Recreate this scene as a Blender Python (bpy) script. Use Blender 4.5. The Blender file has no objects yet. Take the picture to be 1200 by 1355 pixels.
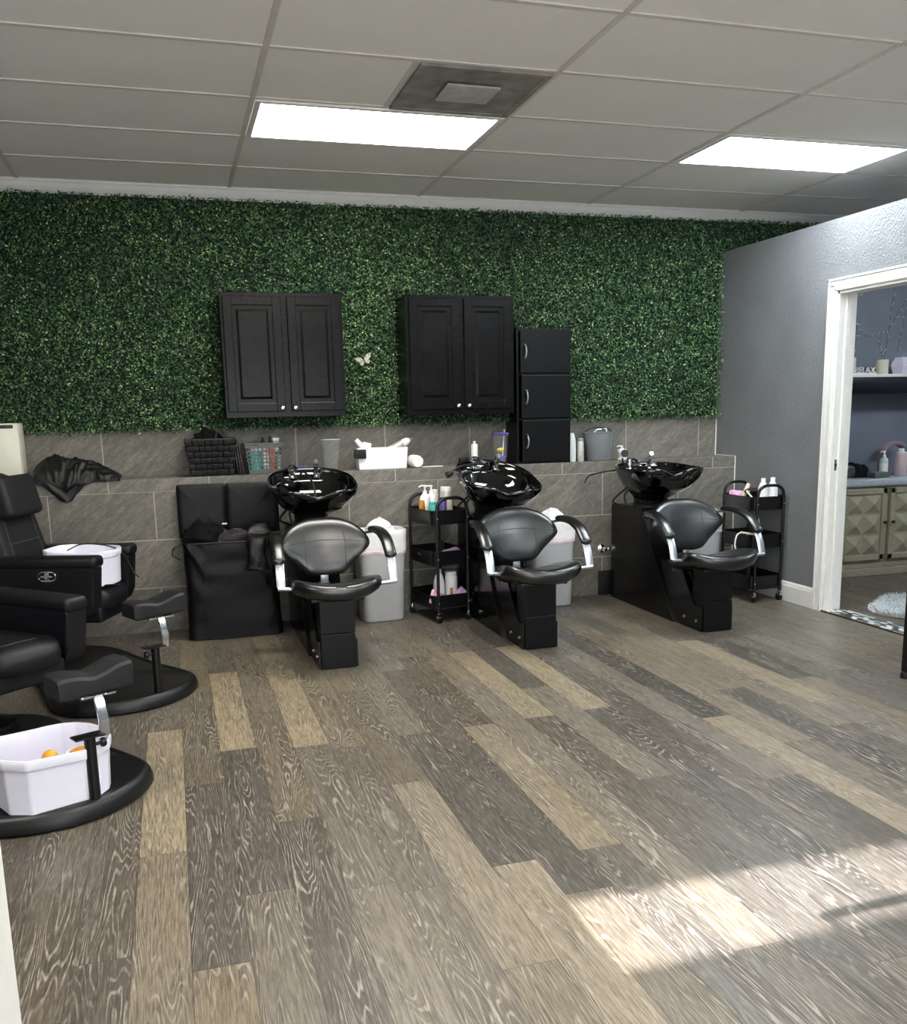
import bpy, bmesh, math, random
from mathutils import Vector, Matrix, noise
random.seed(7)
PI = math.pi
C = bpy.context.scene.collection
sc = bpy.context.scene

# ------------------------------------------------------------------ materials
def rgb(h):
    h = h.lstrip('#'); v = [int(h[i:i+2], 16)/255 for i in (0, 2, 4)]
    return tuple((c/12.92 if c <= .04045 else ((c+.055)/1.055)**2.4) for c in v) + (1,)
class NT:
    def __init__(s, name):
        s.m = bpy.data.materials.new(name); s.m.use_nodes = True
        s.t = s.m.node_tree; s.n = s.t.nodes; s.b = s.n['Principled BSDF']
    def add(s, typ, **kw):
        nd = s.n.new(typ)
        for k, v in kw.items():
            if k in nd.inputs.keys(): nd.inputs[k].default_value = v
            else: setattr(nd, k, v)
        return nd
    def link(s, a, b): s.t.links.new(a, b)
    def math(s, op, a, b=None):
        nd = s.n.new('ShaderNodeMath'); nd.operation = op
        for i, v in enumerate((a, b)):
            if v is None: continue
            if isinstance(v, (int, float)): nd.inputs[i].default_value = v
            else: s.link(v, nd.inputs[i])
        return nd.outputs[0]
    def mix(s, f, a, b, mode='MIX'):
        nd = s.n.new('ShaderNodeMix'); nd.data_type = 'RGBA'; nd.blend_type = mode
        for i, v in ((0, f), (6, a), (7, b)):
            if isinstance(v, (int, float)): nd.inputs[i].default_value = v
            elif isinstance(v, tuple): nd.inputs[i].default_value = v
            else: s.link(v, nd.inputs[i])
        return nd.outputs[2]
    def ramp(s, f, *stops):
        nd = s.n.new('ShaderNodeValToRGB'); cr = nd.color_ramp
        while len(cr.elements) < len(stops): cr.elements.new(.5)
        for e, (p, c) in zip(cr.elements, stops):
            e.position = p; e.color = c if isinstance(c, tuple) else (c, c, c, 1)
        s.link(f, nd.inputs[0]); return nd.outputs[0]
    def bump(s, h, strength=.3, dist=.01):
        nd = s.add('ShaderNodeBump', Strength=strength, Distance=dist); s.link(h, nd.inputs['Height'])
        s.link(nd.outputs[0], s.b.inputs['Normal'])
    def obj(s, scale=(1, 1, 1), loc=(0, 0, 0), rot=(0, 0, 0)):
        tc = s.n.new('ShaderNodeTexCoord'); mp = s.n.new('ShaderNodeMapping')
        mp.inputs['Scale'].default_value = scale; mp.inputs['Location'].default_value = loc; mp.inputs['Rotation'].default_value = rot
        s.link(tc.outputs['Object'], mp.inputs[0]); return mp.outputs[0]

def pmat(name, col, rough=.5, metal=0., var=.12, nscale=18., bump=0., bscale=200., bdist=.002, coat=0., spec=.5, trans=0., ior=1.45, emit=0., sheen=0.):
    """plain procedural surface: colour broken up by noise, optional bump"""
    t = NT(name); b = t.b
    c = rgb(col) if isinstance(col, str) else tuple(col) + (1,)
    co = t.obj()
    nz = t.add('ShaderNodeTexNoise', Scale=nscale, Detail=3.0); t.link(co, nz.inputs[0])
    lo = tuple(x*(1-var) for x in c[:3]) + (1,); hi = tuple(min(1, x*(1+var)) for x in c[:3]) + (1,)
    t.link(t.ramp(nz.outputs[0], (.3, lo), (.7, hi)), b.inputs['Base Color'])
    b.inputs['Roughness'].default_value = rough; b.inputs['Metallic'].default_value = metal
    b.inputs['Coat Weight'].default_value = coat; b.inputs['Specular IOR Level'].default_value = spec
    b.inputs['Transmission Weight'].default_value = trans; b.inputs['IOR'].default_value = ior
    b.inputs['Sheen Weight'].default_value = sheen
    if emit:
        b.inputs['Emission Color'].default_value = c; b.inputs['Emission Strength'].default_value = emit
    if bump:
        n2 = t.add('ShaderNodeTexNoise', Scale=bscale, Detail=4.0); t.link(co, n2.inputs[0])
        t.bump(n2.outputs[0], bump, bdist)
    return t.m

# tile: slate look with grout lines
def tile_mat(name, bw, rh, x0, z0, off=.5, mort=.0038):
    t = NT(name)
    tc = t.n.new('ShaderNodeTexCoord'); sp = t.n.new('ShaderNodeSeparateXYZ'); t.link(tc.outputs['Object'], sp.inputs[0])
    cb = t.n.new('ShaderNodeCombineXYZ')
    t.link(t.math('SUBTRACT', sp.outputs[0], x0), cb.inputs[0]); t.link(t.math('SUBTRACT', sp.outputs[2], z0), cb.inputs[1])
    br = t.n.new('ShaderNodeTexBrick'); br.offset = off; br.offset_frequency = 2
    t.link(cb.outputs[0], br.inputs['Vector'])
    for k, v in (('Scale', 1.), ('Mortar Size', mort), ('Mortar Smooth', .15), ('Bias', 0.), ('Brick Width', bw), ('Row Height', rh)): br.inputs[k].default_value = v
    br.inputs['Color1'].default_value = (.25, .25, .25, 1); br.inputs['Color2'].default_value = (.75, .75, .75, 1)
    r1_ = t.obj(rot=(0, .68, 0)); mp2 = t.n.new('ShaderNodeMapping'); mp2.inputs['Scale'].default_value = (1.7, 1., 8.5); t.link(r1_, mp2.inputs[0]); co = mp2.outputs[0]
    mp3 = t.n.new('ShaderNodeMapping'); mp3.inputs['Scale'].default_value = (1., 1., 3.2); t.link(r1_, mp3.inputs[0])
    n1 = t.add('ShaderNodeTexNoise', Scale=3.2, Detail=9., Roughness=.68, Distortion=.5); t.link(co, n1.inputs[0])
    n2 = t.add('ShaderNodeTexNoise', Scale=34., Detail=6., Roughness=.7); t.link(mp3.outputs[0], n2.inputs[0])
    f = t.math('ADD', t.math('MULTIPLY', n1.outputs[0], .5), t.math('MULTIPLY', n2.outputs[0], .5))
    base = t.ramp(f, (.33, rgb('#4e4c46')), (.5, rgb('#69655d')), (.67, rgb('#8a857a')))
    base = t.mix(.22, base, br.outputs['Color'], 'OVERLAY')
    col = t.mix(br.outputs['Fac'], base, rgb('#a19c92'))
    t.link(col, t.b.inputs['Base Color'])
    t.b.inputs['Roughness'].default_value = .62
    h = t.math('SUBTRACT', t.math('MULTIPLY', f, .5), br.outputs['Fac'])
    t.bump(h, .55, .006)
    return t.m

def paint_mat(name, col, b=.5):
    t = NT(name); t.b.inputs['Base Color'].default_value = rgb(col); t.b.inputs['Roughness'].default_value = .42
    co = t.obj()
    n1 = t.add('ShaderNodeTexNoise', Scale=70., Detail=4., Roughness=.55); t.link(co, n1.inputs[0])
    n2 = t.add('ShaderNodeTexNoise', Scale=3., Detail=3.); t.link(co, n2.inputs[0])
    c = rgb(col); lo = tuple(x*.9 for x in c[:3]) + (1,); hi = tuple(x*1.1 for x in c[:3]) + (1,)
    t.link(t.ramp(n2.outputs[0], (.3, lo), (.7, hi)), t.b.inputs['Base Color'])
    t.bump(t.ramp(n1.outputs[0], (.42, 0.), (.62, 1.)), b, .004)
    return t.m

def floor_mat():
    t = NT('floor_planks'); at = t.add('ShaderNodeAttribute', attribute_name='tone'); uv = t.n.new('ShaderNodeUVMap'); uv.uv_map = 'UVMap'
    sp = t.n.new('ShaderNodeSeparateXYZ'); t.link(uv.outputs[0], sp.inputs[0])
    tone = t.n.new('ShaderNodeSeparateColor'); t.link(at.outputs['Color'], tone.inputs[0])
    seed = tone.outputs[1]; warm = tone.outputs[2]
    cb = t.n.new('ShaderNodeCombineXYZ')
    t.link(sp.outputs[0], cb.inputs[0]); t.link(sp.outputs[1], cb.inputs[1]); t.link(t.math('MULTIPLY', seed, 60.), cb.inputs[2])
    mp = t.n.new('ShaderNodeMapping'); mp.inputs['Scale'].default_value = (8., .7, 1.); t.link(cb.outputs[0], mp.inputs[0])
    big = t.add('ShaderNodeTexNoise', Scale=1.0, Detail=2.5, Roughness=.5, Distortion=.25); t.link(mp.outputs[0], big.inputs[0])
    # cathedral grain: contour lines of the stretched noise
    v = t.math('MULTIPLY', big.outputs[0], 38.)
    fr = t.math('FRACT', v); tri = t.math('ABSOLUTE', t.math('SUBTRACT', fr, .5))
    m2 = t.n.new('ShaderNodeMapping'); m2.inputs['Scale'].default_value = (250., 11., 1.); t.link(cb.outputs[0], m2.inputs[0])
    fine = t.add('ShaderNodeTexNoise', Scale=1., Detail=3.5, Roughness=.7); t.link(m2.outputs[0], fine.inputs[0])
    m3 = t.n.new('ShaderNodeMapping'); m3.inputs['Scale'].default_value = (14., 2.2, 1.); t.link(cb.outputs[0], m3.inputs[0])
    mid = t.add('ShaderNodeTexNoise', Scale=1., Detail=4., Roughness=.6); t.link(m3.outputs[0], mid.inputs[0])
    m4 = t.n.new('ShaderNodeMapping'); m4.inputs['Scale'].default_value = (120., 14., 1.); t.link(cb.outputs[0], m4.inputs[0])
    spk = t.add('ShaderNodeTexNoise', Scale=1., Detail=3., Roughness=.7); t.link(m4.outputs[0], spk.inputs[0])
    dark = t.mix(warm, rgb('#3a3733'), rgb('#453b30')); light = t.mix(warm, rgb('#807970'), rgb('#a09074'))
    base = t.mix(tone.outputs[0], dark, light)
    base = t.mix(t.ramp(mid.outputs[0], (.35, .0), (.75, .5)), base, t.mix(warm, rgb('#2e2b28'), rgb('#352e25')))
    base = t.mix(t.ramp(fine.outputs[0], (.43, .0), (.62, .6)), base, rgb('#211e1b'))
    base = t.mix(t.ramp(spk.outputs[0], (.52, 0.), (.75, .26)), base, t.mix(warm, rgb('#8f877d'), rgb('#a3957b')))
    ceruse = t.math('MULTIPLY', t.ramp(tri, (.06, 1.), (.2, 0.)), t.ramp(mid.outputs[0], (.4, .12), (.6, 1.)))
    ceruse = t.math('MULTIPLY', ceruse, t.ramp(spk.outputs[0], (.38, .25), (.56, 1.)))
    ceruse = t.math('MAXIMUM', t.math('MULTIPLY', ceruse, .8), t.ramp(fine.outputs[0], (.22, .5), (.38, 0.)))
    base = t.mix(t.math('MULTIPLY', ceruse, .78), base, rgb('#a9a094'))
    # seams between the boards
    W, L = .1446, 1.205
    ex = t.math('MINIMUM', sp.outputs[0], t.math('SUBTRACT', W, sp.outputs[0]))
    ey = t.math('MINIMUM', sp.outputs[1], t.math('SUBTRACT', L, sp.outputs[1]))
    e = t.math('MINIMUM', ex, ey)
    seam = t.ramp(t.math('MULTIPLY', e, 100.), (.05, 1.), (.16, 0.))
    base = t.mix(t.math('MULTIPLY', seam, .7), base, rgb('#211d1a'))
    t.link(base, t.b.inputs['Base Color'])
    t.link(t.ramp(mid.outputs[0], (.3, .33), (.7, .5)), t.b.inputs['Roughness'])
    t.b.inputs['Specular IOR Level'].default_value = .45
    t.bump(t.math('SUBTRACT', t.math('MULTIPLY', fine.outputs[0], .3), seam), .22, .002)
    return t.m

def leaf_mat():
    t = NT('boxwood_leaf'); at = t.add('ShaderNodeAttribute', attribute_name='tone')
    s = t.n.new('ShaderNodeSeparateColor'); t.link(at.outputs['Color'], s.inputs[0])
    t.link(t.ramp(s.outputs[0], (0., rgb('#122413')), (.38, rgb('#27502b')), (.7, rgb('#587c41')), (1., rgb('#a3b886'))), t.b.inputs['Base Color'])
    t.b.inputs['Roughness'].default_value = .38
    return t.m

def ceil_mat():
    t = NT('ceiling_tile'); co = t.obj()
    n = t.add('ShaderNodeTexNoise', Scale=230., Detail=3., Roughness=.7); t.link(co, n.inputs[0])
    n2 = t.add('ShaderNodeTexNoise', Scale=4., Detail=3.); t.link(co, n2.inputs[0])
    sp = t.ramp(n.outputs[0], (.28, rgb('#c9c3ba')), (.42, rgb('#eeebe4')))
    t.link(t.mix(t.ramp(n2.outputs[0], (.3, 0.), (.75, .22)), sp, rgb('#dcd6cb')), t.b.inputs['Base Color'])
    t.b.inputs['Roughness'].default_value = .9; t.bump(n.outputs[0], .25, .003)
    return t.m

def leather(name, col, rough=.33, spec=.75):
    t = NT(name); co = t.obj()
    v = t.add('ShaderNodeTexVoronoi', Scale=420.); t.link(co, v.inputs[0])
    n = t.add('ShaderNodeTexNoise', Scale=9., Detail=3.); t.link(co, n.inputs[0])
    c = rgb(col); t.link(t.ramp(n.outputs[0], (.3, tuple(x*.8 for x in c[:3])+(1,)), (.7, tuple(x*1.25 for x in c[:3])+(1,))), t.b.inputs['Base Color'])
    t.b.inputs['Roughness'].default_value = rough; t.b.inputs['Specular IOR Level'].default_value = spec
    n2 = t.add('ShaderNodeTexNoise', Scale=26., Detail=2.); t.link(co, n2.inputs[0])
    t.bump(t.math('ADD', t.math('MULTIPLY', v.outputs[0], .12), n2.outputs[0]), .12, .004)
    return t.m

M = dict(
 floor=floor_mat(), leaf=leaf_mat(), ceil=ceil_mat(),
 tile_low=tile_mat('slate_tile_low', .61, .303, .325, -.022), tile_cap=tile_mat('slate_tile_cap', .6, .5, .949, .8845, 0.),
 tile_up=tile_mat('slate_tile_upper', .61, .9, -.883, .66, 0.),
 grey_wall=paint_mat('grey_wall_paint', '#77787b', .55), side_wall=paint_mat('violet_grey_wall_paint', '#6d7380', .2), white_wall=paint_mat('white_wall_paint', '#c9c6c0', .2),
 white=pmat('white_trim_paint', '#e4e3de', .35, var=.03), grid=pmat('ceiling_grid_white', '#d2cdc3', .5, var=.04),
 hedge_back=pmat('hedge_backing', '#0c1a0e', .9),
 cab=pmat('black_cabinet_paint', '#0c0b0c', .25, var=.35, nscale=7, bump=.02, bscale=14, spec=.17), cab2=pmat('black_laminate', '#090a0b', .28, var=.15, nscale=5, spec=.32),
 gloss=pmat('gloss_black_ceramic', '#050506', .05, var=.1, coat=.6), lam=pmat('black_station_laminate', '#060607', .18, var=.2, nscale=5),
 leather=leather('black_vinyl', '#08090a', .3), soft=leather('charcoal_soft_vinyl', '#0c0d11', .5, .35), softgrey=leather('dark_grey_vinyl', '#191a1c', .55, .35),
 stitch=pmat('stitch_thread', '#3c3d3f', .6), chrome=pmat('chrome', '#d5d7da', .12, 1., var=.03), brushed=pmat('brushed_aluminium', '#b9bec4', .34, 1., var=.05),
 blackmetal=pmat('black_powder_coat', '#070708', .38, var=.15), rubber=pmat('black_rubber', '#0a0a0a', .6), plasticblk=pmat('black_plastic', '#0a0a0b', .42, var=.15),
 nylon=pmat('black_nylon', '#050505', .42, var=.25, nscale=6, spec=.28, bump=.2, bscale=22, bdist=.01), cloth=pmat('black_cloth', '#060608', .9, var=.3, bump=.35, bscale=60, bdist=.006, spec=.25),
 plum=pmat('plum_towel', '#231d26', .95, var=.2, bump=.4, bscale=160, bdist=.004, sheen=.2), hide=pmat('worn_black_leather', '#0d0c0b', .42, var=.35, bump=.5, bscale=40, bdist=.008),
 bin=pmat('grey_bin_plastic', '#b3b3b5', .36, var=.03), liner=pmat('white_bin_liner', '#e6e3e3', .4, var=.05, bump=.5, bscale=30, bdist=.012), linerpink=pmat('pinkish_liner_edge', '#d9c3c8', .45, var=.1),
 whitep=pmat('white_plastic', '#ececec', .3, var=.02), basin=pmat('white_basin_plastic', '#e6e5f2', .28, var=.02), cream=pmat('cream_plastic', '#dcd6c0', .4, var=.05),
 orange=pmat('orange_rubber', '#f0a52a', .4, var=.15), amber=pmat('amber_label', '#b5762c', .4, var=.25), teal=pmat('teal_plastic', '#49b9ac', .35, var=.1), purple=pmat('purple_plastic', '#5a4b8c', .35, var=.15),
 lilac=pmat('lilac_paper', '#c9a7cf', .5, var=.15), pink=pmat('pink_paper', '#d99fc4', .5, var=.25, nscale=60), redp=pmat('coral_plastic', '#c9604f', .4, var=.1), silver=pmat('silver_label', '#b9b9b2', .35, .4, var=.15, nscale=40),
 glass=pmat('clear_plastic', '#e9eeee', .08, var=.0, spec=.9), greyp=pmat('grey_bucket_plastic', '#777b7f', .4, var=.06), basket=pmat('grey_basket_plastic', '#545553', .45, var=.05),
 weave=pmat('black_woven_strap', '#121212', .55, var=.35, nscale=30), towel=pmat('white_towel', '#e9e6dd', .95, var=.06, bump=.5, bscale=220, bdist=.003), cape_cloth=pmat('black_cape_fabric', '#080809', .5, var=.3, bump=.3, bscale=30, bdist=.008), brown=pmat('brown_board', '#30231b', .55, var=.3),
 ivory=pmat('ivory_enamel', '#dedccb', .35, var=.03), putty=pmat('putty_dresser_paint', '#9a9480', .45, var=.08), dresstop=pmat('pale_stone_top', '#aab0b8', .3, var=.08),
 brass=pmat('aged_brass', '#5b4b2c', .35, .9), candle=pmat('frosted_candle_glass', '#cfd6d2', .35, var=.03), mauve=pmat('mauve_plastic', '#8f7b82', .4, var=.06), blush=pmat('blush_plastic', '#c7b2b4', .35, var=.06), lavender=pmat('lavender_glass', '#cfcbda', .15, var=.05),
 fur=pmat('white_fur', '#d3d8db', .95, var=.12), warmbase=pmat('white_towel_cloth', '#e4e3e0', .9), dust=pmat('dusty_vent', '#89847d', .85, var=.3, nscale=9), dustlight=pmat('vent_plaque', '#b3aea6', .8, var=.15),
 greybox=pmat('grey_green_box', '#56605d', .5), sideleaf=pmat('butterfly_wing_white', '#a9aa98', .6, var=.6, nscale=60), wire=pmat('white_wire', '#c4cad4', .4), bulbm=pmat('clear_bulb', '#dfe6f2', .15, trans=.6), screen=pmat('dark_panel', '#15161a', .3), marron=pmat('maroon_plastic', '#3b2326', .3),
 side_floor=None)

M['glass'].node_tree.nodes['Principled BSDF'].inputs['Alpha'].default_value = .035
def emis(name, col, s):
    t = NT(name); t.b.inputs['Base Color'].default_value = (.9, .9, .9, 1); t.b.inputs['Emission Color'].default_value = col
    co = t.obj((1, 1, 1)); n = t.add('ShaderNodeTexNoise', Scale=2.0, Detail=1.); t.link(co, n.inputs[0])
    t.link(t.math('MULTIPLY', t.ramp(n.outputs[0], (.3, .94), (.7, 1.)), s), t.b.inputs['Emission Strength'])
    return t.m
M['lamp_warm'] = emis('light_diffuser_neutral', (1., .965, .89, 1), 15.)
M['lamp_cool'] = emis('light_diffuser_cool', (.86, .95, 1., 1), 15.)

M['fill_glow'] = emis('fill_panel_glow', (.9, .95, 1., 1), 2.8)  # emission of the fill panels added on the front wall
# ------------------------------------------------------------------ mesh helpers
def catmull(pts, n=6, closed=False):
    P = [Vector(p) for p in pts]; out = []
    N = len(P); rng = range(N if closed else N-1)
    for i in rng:
        p0 = P[(i-1) % N] if closed or i > 0 else P[0]*2-P[1]
        p1 = P[i]; p2 = P[(i+1) % N]
        p3 = P[(i+2) % N] if closed or i+2 < N else P[-1]*2-P[-2]
        for k in range(n):
            t = k/n
            out.append(.5*((2*p1)+(p2-p0)*t+(2*p0-5*p1+4*p2-p3)*t*t+(3*p1-p0-3*p2+p3)*t**3))
    if not closed: out.append(P[-1].copy())
    return out

class B:
    def __init__(s): s.bm = bmesh.new()
    def box(s, x0, x1, y0, y1, z0, z1, bev=0, seg=2, mat=None):
        m = Matrix.Translation(((x0+x1)/2, (y0+y1)/2, (z0+z1)/2)) @ Matrix.Diagonal((abs(x1-x0), abs(y1-y0), abs(z1-z0), 1))
        if mat is not None: m = mat @ m
        r = bmesh.ops.create_cube(s.bm, size=1, matrix=m)
        if bev:
            ed = list({e for v in r['verts'] for e in v.link_edges})
            bmesh.ops.bevel(s.bm, geom=ed, offset=bev, segments=seg, profile=.5, affect='EDGES')
        return s
    def rings(s, rings, cap0=True, cap1=True, closed=True):
        V = [[s.bm.verts.new(p) for p in r] for r in rings]
        n = len(V[0])
        for a, b in zip(V, V[1:]):
            for i in range(n if closed else n-1):
                j = (i+1) % n
                try: s.bm.faces.new((a[i], a[j], b[j], b[i]))
                except ValueError: pass
        if closed:
            if cap0: s.bm.faces.new(V[0][::-1])
            if cap1: s.bm.faces.new(V[-1])
        return s
    def tube(s, pts, r, n=8, closed=False, smooth=0):
        P = catmull(pts, smooth, closed) if smooth else [Vector(p) for p in pts]
        N = len(P); R = r if callable(r) else (lambda t: r)
        up = None; rings = []
        for i, p in enumerate(P):
            a = P[(i-1) % N] if closed or i > 0 else P[i]; b = P[(i+1) % N] if closed or i < N-1 else P[i]
            t = (b-a).normalized()
            if up is None:
                up = Vector((0, 0, 1)) if abs(t.z) < .9 else Vector((1, 0, 0))
            u = (up-t*up.dot(t)).normalized(); up = u; w = t.cross(u)
            rr = R(i/max(1, N-1))
            rings.append([p+(u*math.cos(2*PI*k/n)+w*math.sin(2*PI*k/n))*rr for k in range(n)])
        if closed: rings.append(rings[0]); return s.rings(rings, False, False)
        return s.rings(rings)
    def cyl(s, p0, p1, r0, r1=None, n=20): 
        r1 = r0 if r1 is None else r1
        return s.tube([p0, p1], lambda t: r0+(r1-r0)*t, n)
    def lathe(s, prof, n=24, c=(0, 0, 0), sx=1, sy=1, mat=None):
        rg = []
        for r, z in prof:
            ring = [Vector((c[0]+math.cos(2*PI*k/n)*r*sx, c[1]+math.sin(2*PI*k/n)*r*sy, c[2]+z)) for k in range(n)]
            if mat is not None: ring = [mat @ v for v in ring]
            rg.append(ring)
        return s.rings(rg)
    def sphere(s, c, r, sx=1, sy=1, sz=1, n=14):
        prof = [(r*math.sin(PI*k/10) if 0 < k < 10 else r*.02, -r*math.cos(PI*k/10)*sz) for k in range(11)]
        return s.lathe(prof, n, c, sx, sy)
    def prism(s, poly, a, b, axis='x', bev=0):
        f = {'x': lambda p, t: (t, p[0], p[1]), 'y': lambda p, t: (p[0], t, p[1]), 'z': lambda p, t: (p[0], p[1], t)}[axis]
        v0 = [s.bm.verts.new(f(p, a)) for p in poly]; v1 = [s.bm.verts.new(f(p, b)) for p in poly]
        n = len(poly); s.bm.faces.new(v0[::-1]); s.bm.faces.new(v1)
        for i in range(n): s.bm.faces.new((v0[i], v0[(i+1) % n], v1[(i+1) % n], v1[i]))
        if bev:
            ed = list({e for v in v0+v1 for e in v.link_edges})
            bmesh.ops.bevel(s.bm, geom=ed, offset=bev, segments=2, profile=.5, affect='EDGES')
        return s
    def puff(s, outline, prof, fn, cen=(0, 0)):
        """stack of scaled outlines (scale, height) mapped by fn(x, y, h)"""
        return s.rings([[Vector(fn(cen[0]+(x-cen[0])*k, cen[1]+(y-cen[1])*k, h)) for x, y in outline] for k, h in prof])
    def sweep(s, path, w, t, side=(1, 0, 0)):
        P = [Vector(p) for p in path]; rg = []; sd = Vector(side)
        for i, p in enumerate(P):
            tg = (P[min(i+1, len(P)-1)]-P[max(i-1, 0)]).normalized()
            u = (sd-tg*sd.dot(tg)).normalized(); n = tg.cross(u)
            q = []
            for a, b in ((1, .5), (.8, 1), (-.8, 1), (-1, .5), (-1, -.5), (-.8, -1), (.8, -1), (1, -.5)):
                q.append(p+u*a*w/2+n*b*t/2)
            rg.append(q)
        return s.rings(rg)
    def quad(s, pts):
        s.bm.faces.new([s.bm.verts.new(p) for p in pts]); return s
    def mesh(s, name, smooth=True, ang=.7):
        bmesh.ops.recalc_face_normals(s.bm, faces=s.bm.faces[:])
        me = bpy.data.meshes.new(name); s.bm.to_mesh(me); s.bm.free()
        if smooth:
            me.polygons.foreach_set('use_smooth', [True]*len(me.polygons)); me.set_sharp_from_angle(angle=ang)
        return me

def part(name, b, mat, parent=None, loc=(0, 0, 0), rot=(0, 0, 0), smooth=True, label=None, ang=.7):
    o = bpy.data.objects.new(name, b.mesh(name, smooth, ang)); C.objects.link(o)
    o.data.materials.append(M[mat] if isinstance(mat, str) else mat)
    o.location = loc; o.rotation_euler = rot
    if parent is not None: o.parent = parent
    if label: o['label'] = label
    return o
def tag(o, label, cat, group=None, kind=None):
    o['label'] = label; o['category'] = cat
    if group: o['group'] = group
    if kind: o['kind'] = kind
    return o
def thing(name, loc, label, cat, rz=0, group=None):
    o = bpy.data.objects.new(name, None); o.empty_display_size = .05; C.objects.link(o)
    o.location = loc; o.rotation_euler = (0, 0, rz)
    return tag(o, label, cat, group)
def struct(name, b, mat, smooth=False, parent=None):
    o = part(name, b, mat, parent, smooth=smooth); o['kind'] = 'structure'; return o
def kids(o): return [c for c in bpy.data.objects if c.parent is o]
def copy_tree(o, parent=None):
    c = o.copy(); C.objects.link(c)
    if parent is not None: c.parent = parent
    for ch in kids(o): copy_tree(ch, c)
    return c
def superell(a, b, n=2.6, N=48, cx=0, cy=0):
    out = []
    for k in range(N):
        t = 2*PI*k/N; ct, st = math.cos(t), math.sin(t)
        out.append((cx+a*math.copysign(abs(ct)**(2/n), ct), cy+b*math.copysign(abs(st)**(2/n), st)))
    return out
def nz(p, s=1., seed=0.): return noise.noise(Vector((p[0]*s+seed, p[1]*s+seed*1.7, p[2]*s)))
def R3(p): return Vector(p)

# ------------------------------------------------------------------ the room
H = 2.74; XW = 3.54; YW = 3.0; YF = 2.72; X0, X1, Y0 = -2.3, 6.3, -4.4
# floor: one board per face, each with its own tone
PW, PL, PX = .1446, 1.205, .073
tones = {(-5, .72): (.95, .8), (-3, 1.583): (.97, .9), (-1, 1.52): (.95, .9), (1, -.19): (.72, .6), (2, -.895): (.85, .7), (4, .32): (.7, .7), (6, 1.535): (.85, .8), (8, 1.556): (.9, .8),
         (15, 1.3): (.85, .7), (11, .07): (.85, .6), (-4, .05): (.2, .2), (-3, .378): (.2, .2), (2, .31): (.15, .2), (3, .09): (.15, .2), (6, -.875): (.2, .2), (-1, -.89): (.5, .4), (4, -.885): (.3, .2), (-5, -.485): (.6, .6), (7, -.45): (.3, .1), (5, -.3): (.55, .4), (-4, 1.25): (.35, .6), (0, .25): (.3, .4), (9, .9): (.2, .2), (10, -.6): (.2, .1), (13, .4): (.15, .1), (12, .9): (.6, .5), (14, -.2): (.3, .1)}
phase = {k: y for (k, y) in tones}
rnd = random.Random(11)
fb = bmesh.new(); uvl = fb.loops.layers.uv.new('UVMap'); cl = fb.loops.layers.float_color.new('tone')
for k in range(int((X0-PX)//PW), int((X1-PX)//PW)+1):
    x0 = PX+k*PW; ph = phase.get(k, rnd.uniform(0, PL))
    j0 = math.ceil((YW+.1-ph)/PL)
    y1 = ph+j0*PL
    while y1 > Y0:
        y0 = y1-PL
        tw = None
        for (kk, yy), v in tones.items():
            if kk == k and abs(yy-y1) < .05: tw = v
        if tw is None and k <= -6: tw = (rnd.uniform(.08, .3), rnd.uniform(.2, .5))
        if tw is None: tw = (min(1, max(0, rnd.gauss(.4, .15))), min(1, max(0, rnd.gauss(.5 if x0 < .9 else .25, .2))))
        sd = rnd.random()
        ya, yb = max(y0, Y0), min(y1, YW)
        if yb > ya and x0+PW > X0 and x0 < X1:
            f = fb.faces.new([fb.verts.new(p) for p in ((x0, ya, 0), (x0+PW, ya, 0), (x0+PW, yb, 0), (x0, yb, 0))])
            for lp, u in zip(f.loops, ((0, ya-y0), (PW, ya-y0), (PW, yb-y0), (0, yb-y0))):
                lp[uvl].uv = u; lp[cl] = (tw[0], sd, tw[1], 1)
        y1 = y0
me = bpy.data.meshes.new('floor'); fb.to_mesh(me); fb.free()
fl = bpy.data.objects.new('floor', me); C.objects.link(fl); me.materials.append(M['floor']); fl['kind'] = 'structure'

struct('ceiling', B().box(X0, X1, Y0, YW, H, H+.05), 'ceil')
g = B()
k = -2
while k*1.2192 < X1:
    x = k*1.2192
    if x > X0: g.box(x-.012, x+.012, Y0, YW-.05, H-.006, H+.002)
    k += 1
for r in range(-7, 5):
    g.box(X0, X1, r*.6096-.012, r*.6096+.012, H-.0055, H+.002)
g.box(.6096-.012, .6096+.012, .6096, 1.2192, H-.006, H+.002)
struct('trim_1', g, 'grid')
# crown moulding
g = B(); prof = [(2.945, H), (2.945, H-.012), (2.952, H-.018), (2.962, H-.04), (2.975, H-.06), (2.985, H-.068), (2.985, H-.085), (YW, H-.085), (YW, H)]
g.prism(prof, X0, X1, 'x'); struct('trim_2', g, 'white')

struct('wall_back', B().box(X0, X1, YW, YW+.1, 0, H), 'white_wall')
struct('wall_tile', B().box(X0, XW, YW-.012, YW, .9, 1.32), 'tile_up')       # tiled splash above the ledge
lw = struct('wall_ledge', B().box(X0, XW, YF, YW-.012, 0, .8875), 'tile_low')
struct('trim_3', B().box(X0, XW, YF-.002, YW-.012, .8875, .965, .003, 2), 'tile_cap')
struct('wall_left', B().box(X0-.1, X0, Y0, YW, 0, H), 'grey_wall')
# front wall with a transom opening that lets the sun in
ZA, ZB, XA, XB = 2.035, 2.335, .5, 3.42
g = B().box(X0, X1, Y0-.1, Y0, 0, ZA).box(X0, X1, Y0-.1, Y0, ZB, H).box(X0, XA, Y0-.1, Y0, ZA, ZB).box(XB, X1, Y0-.1, Y0, ZA, ZB)
struct('wall_front', g, 'grey_wall')
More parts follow.
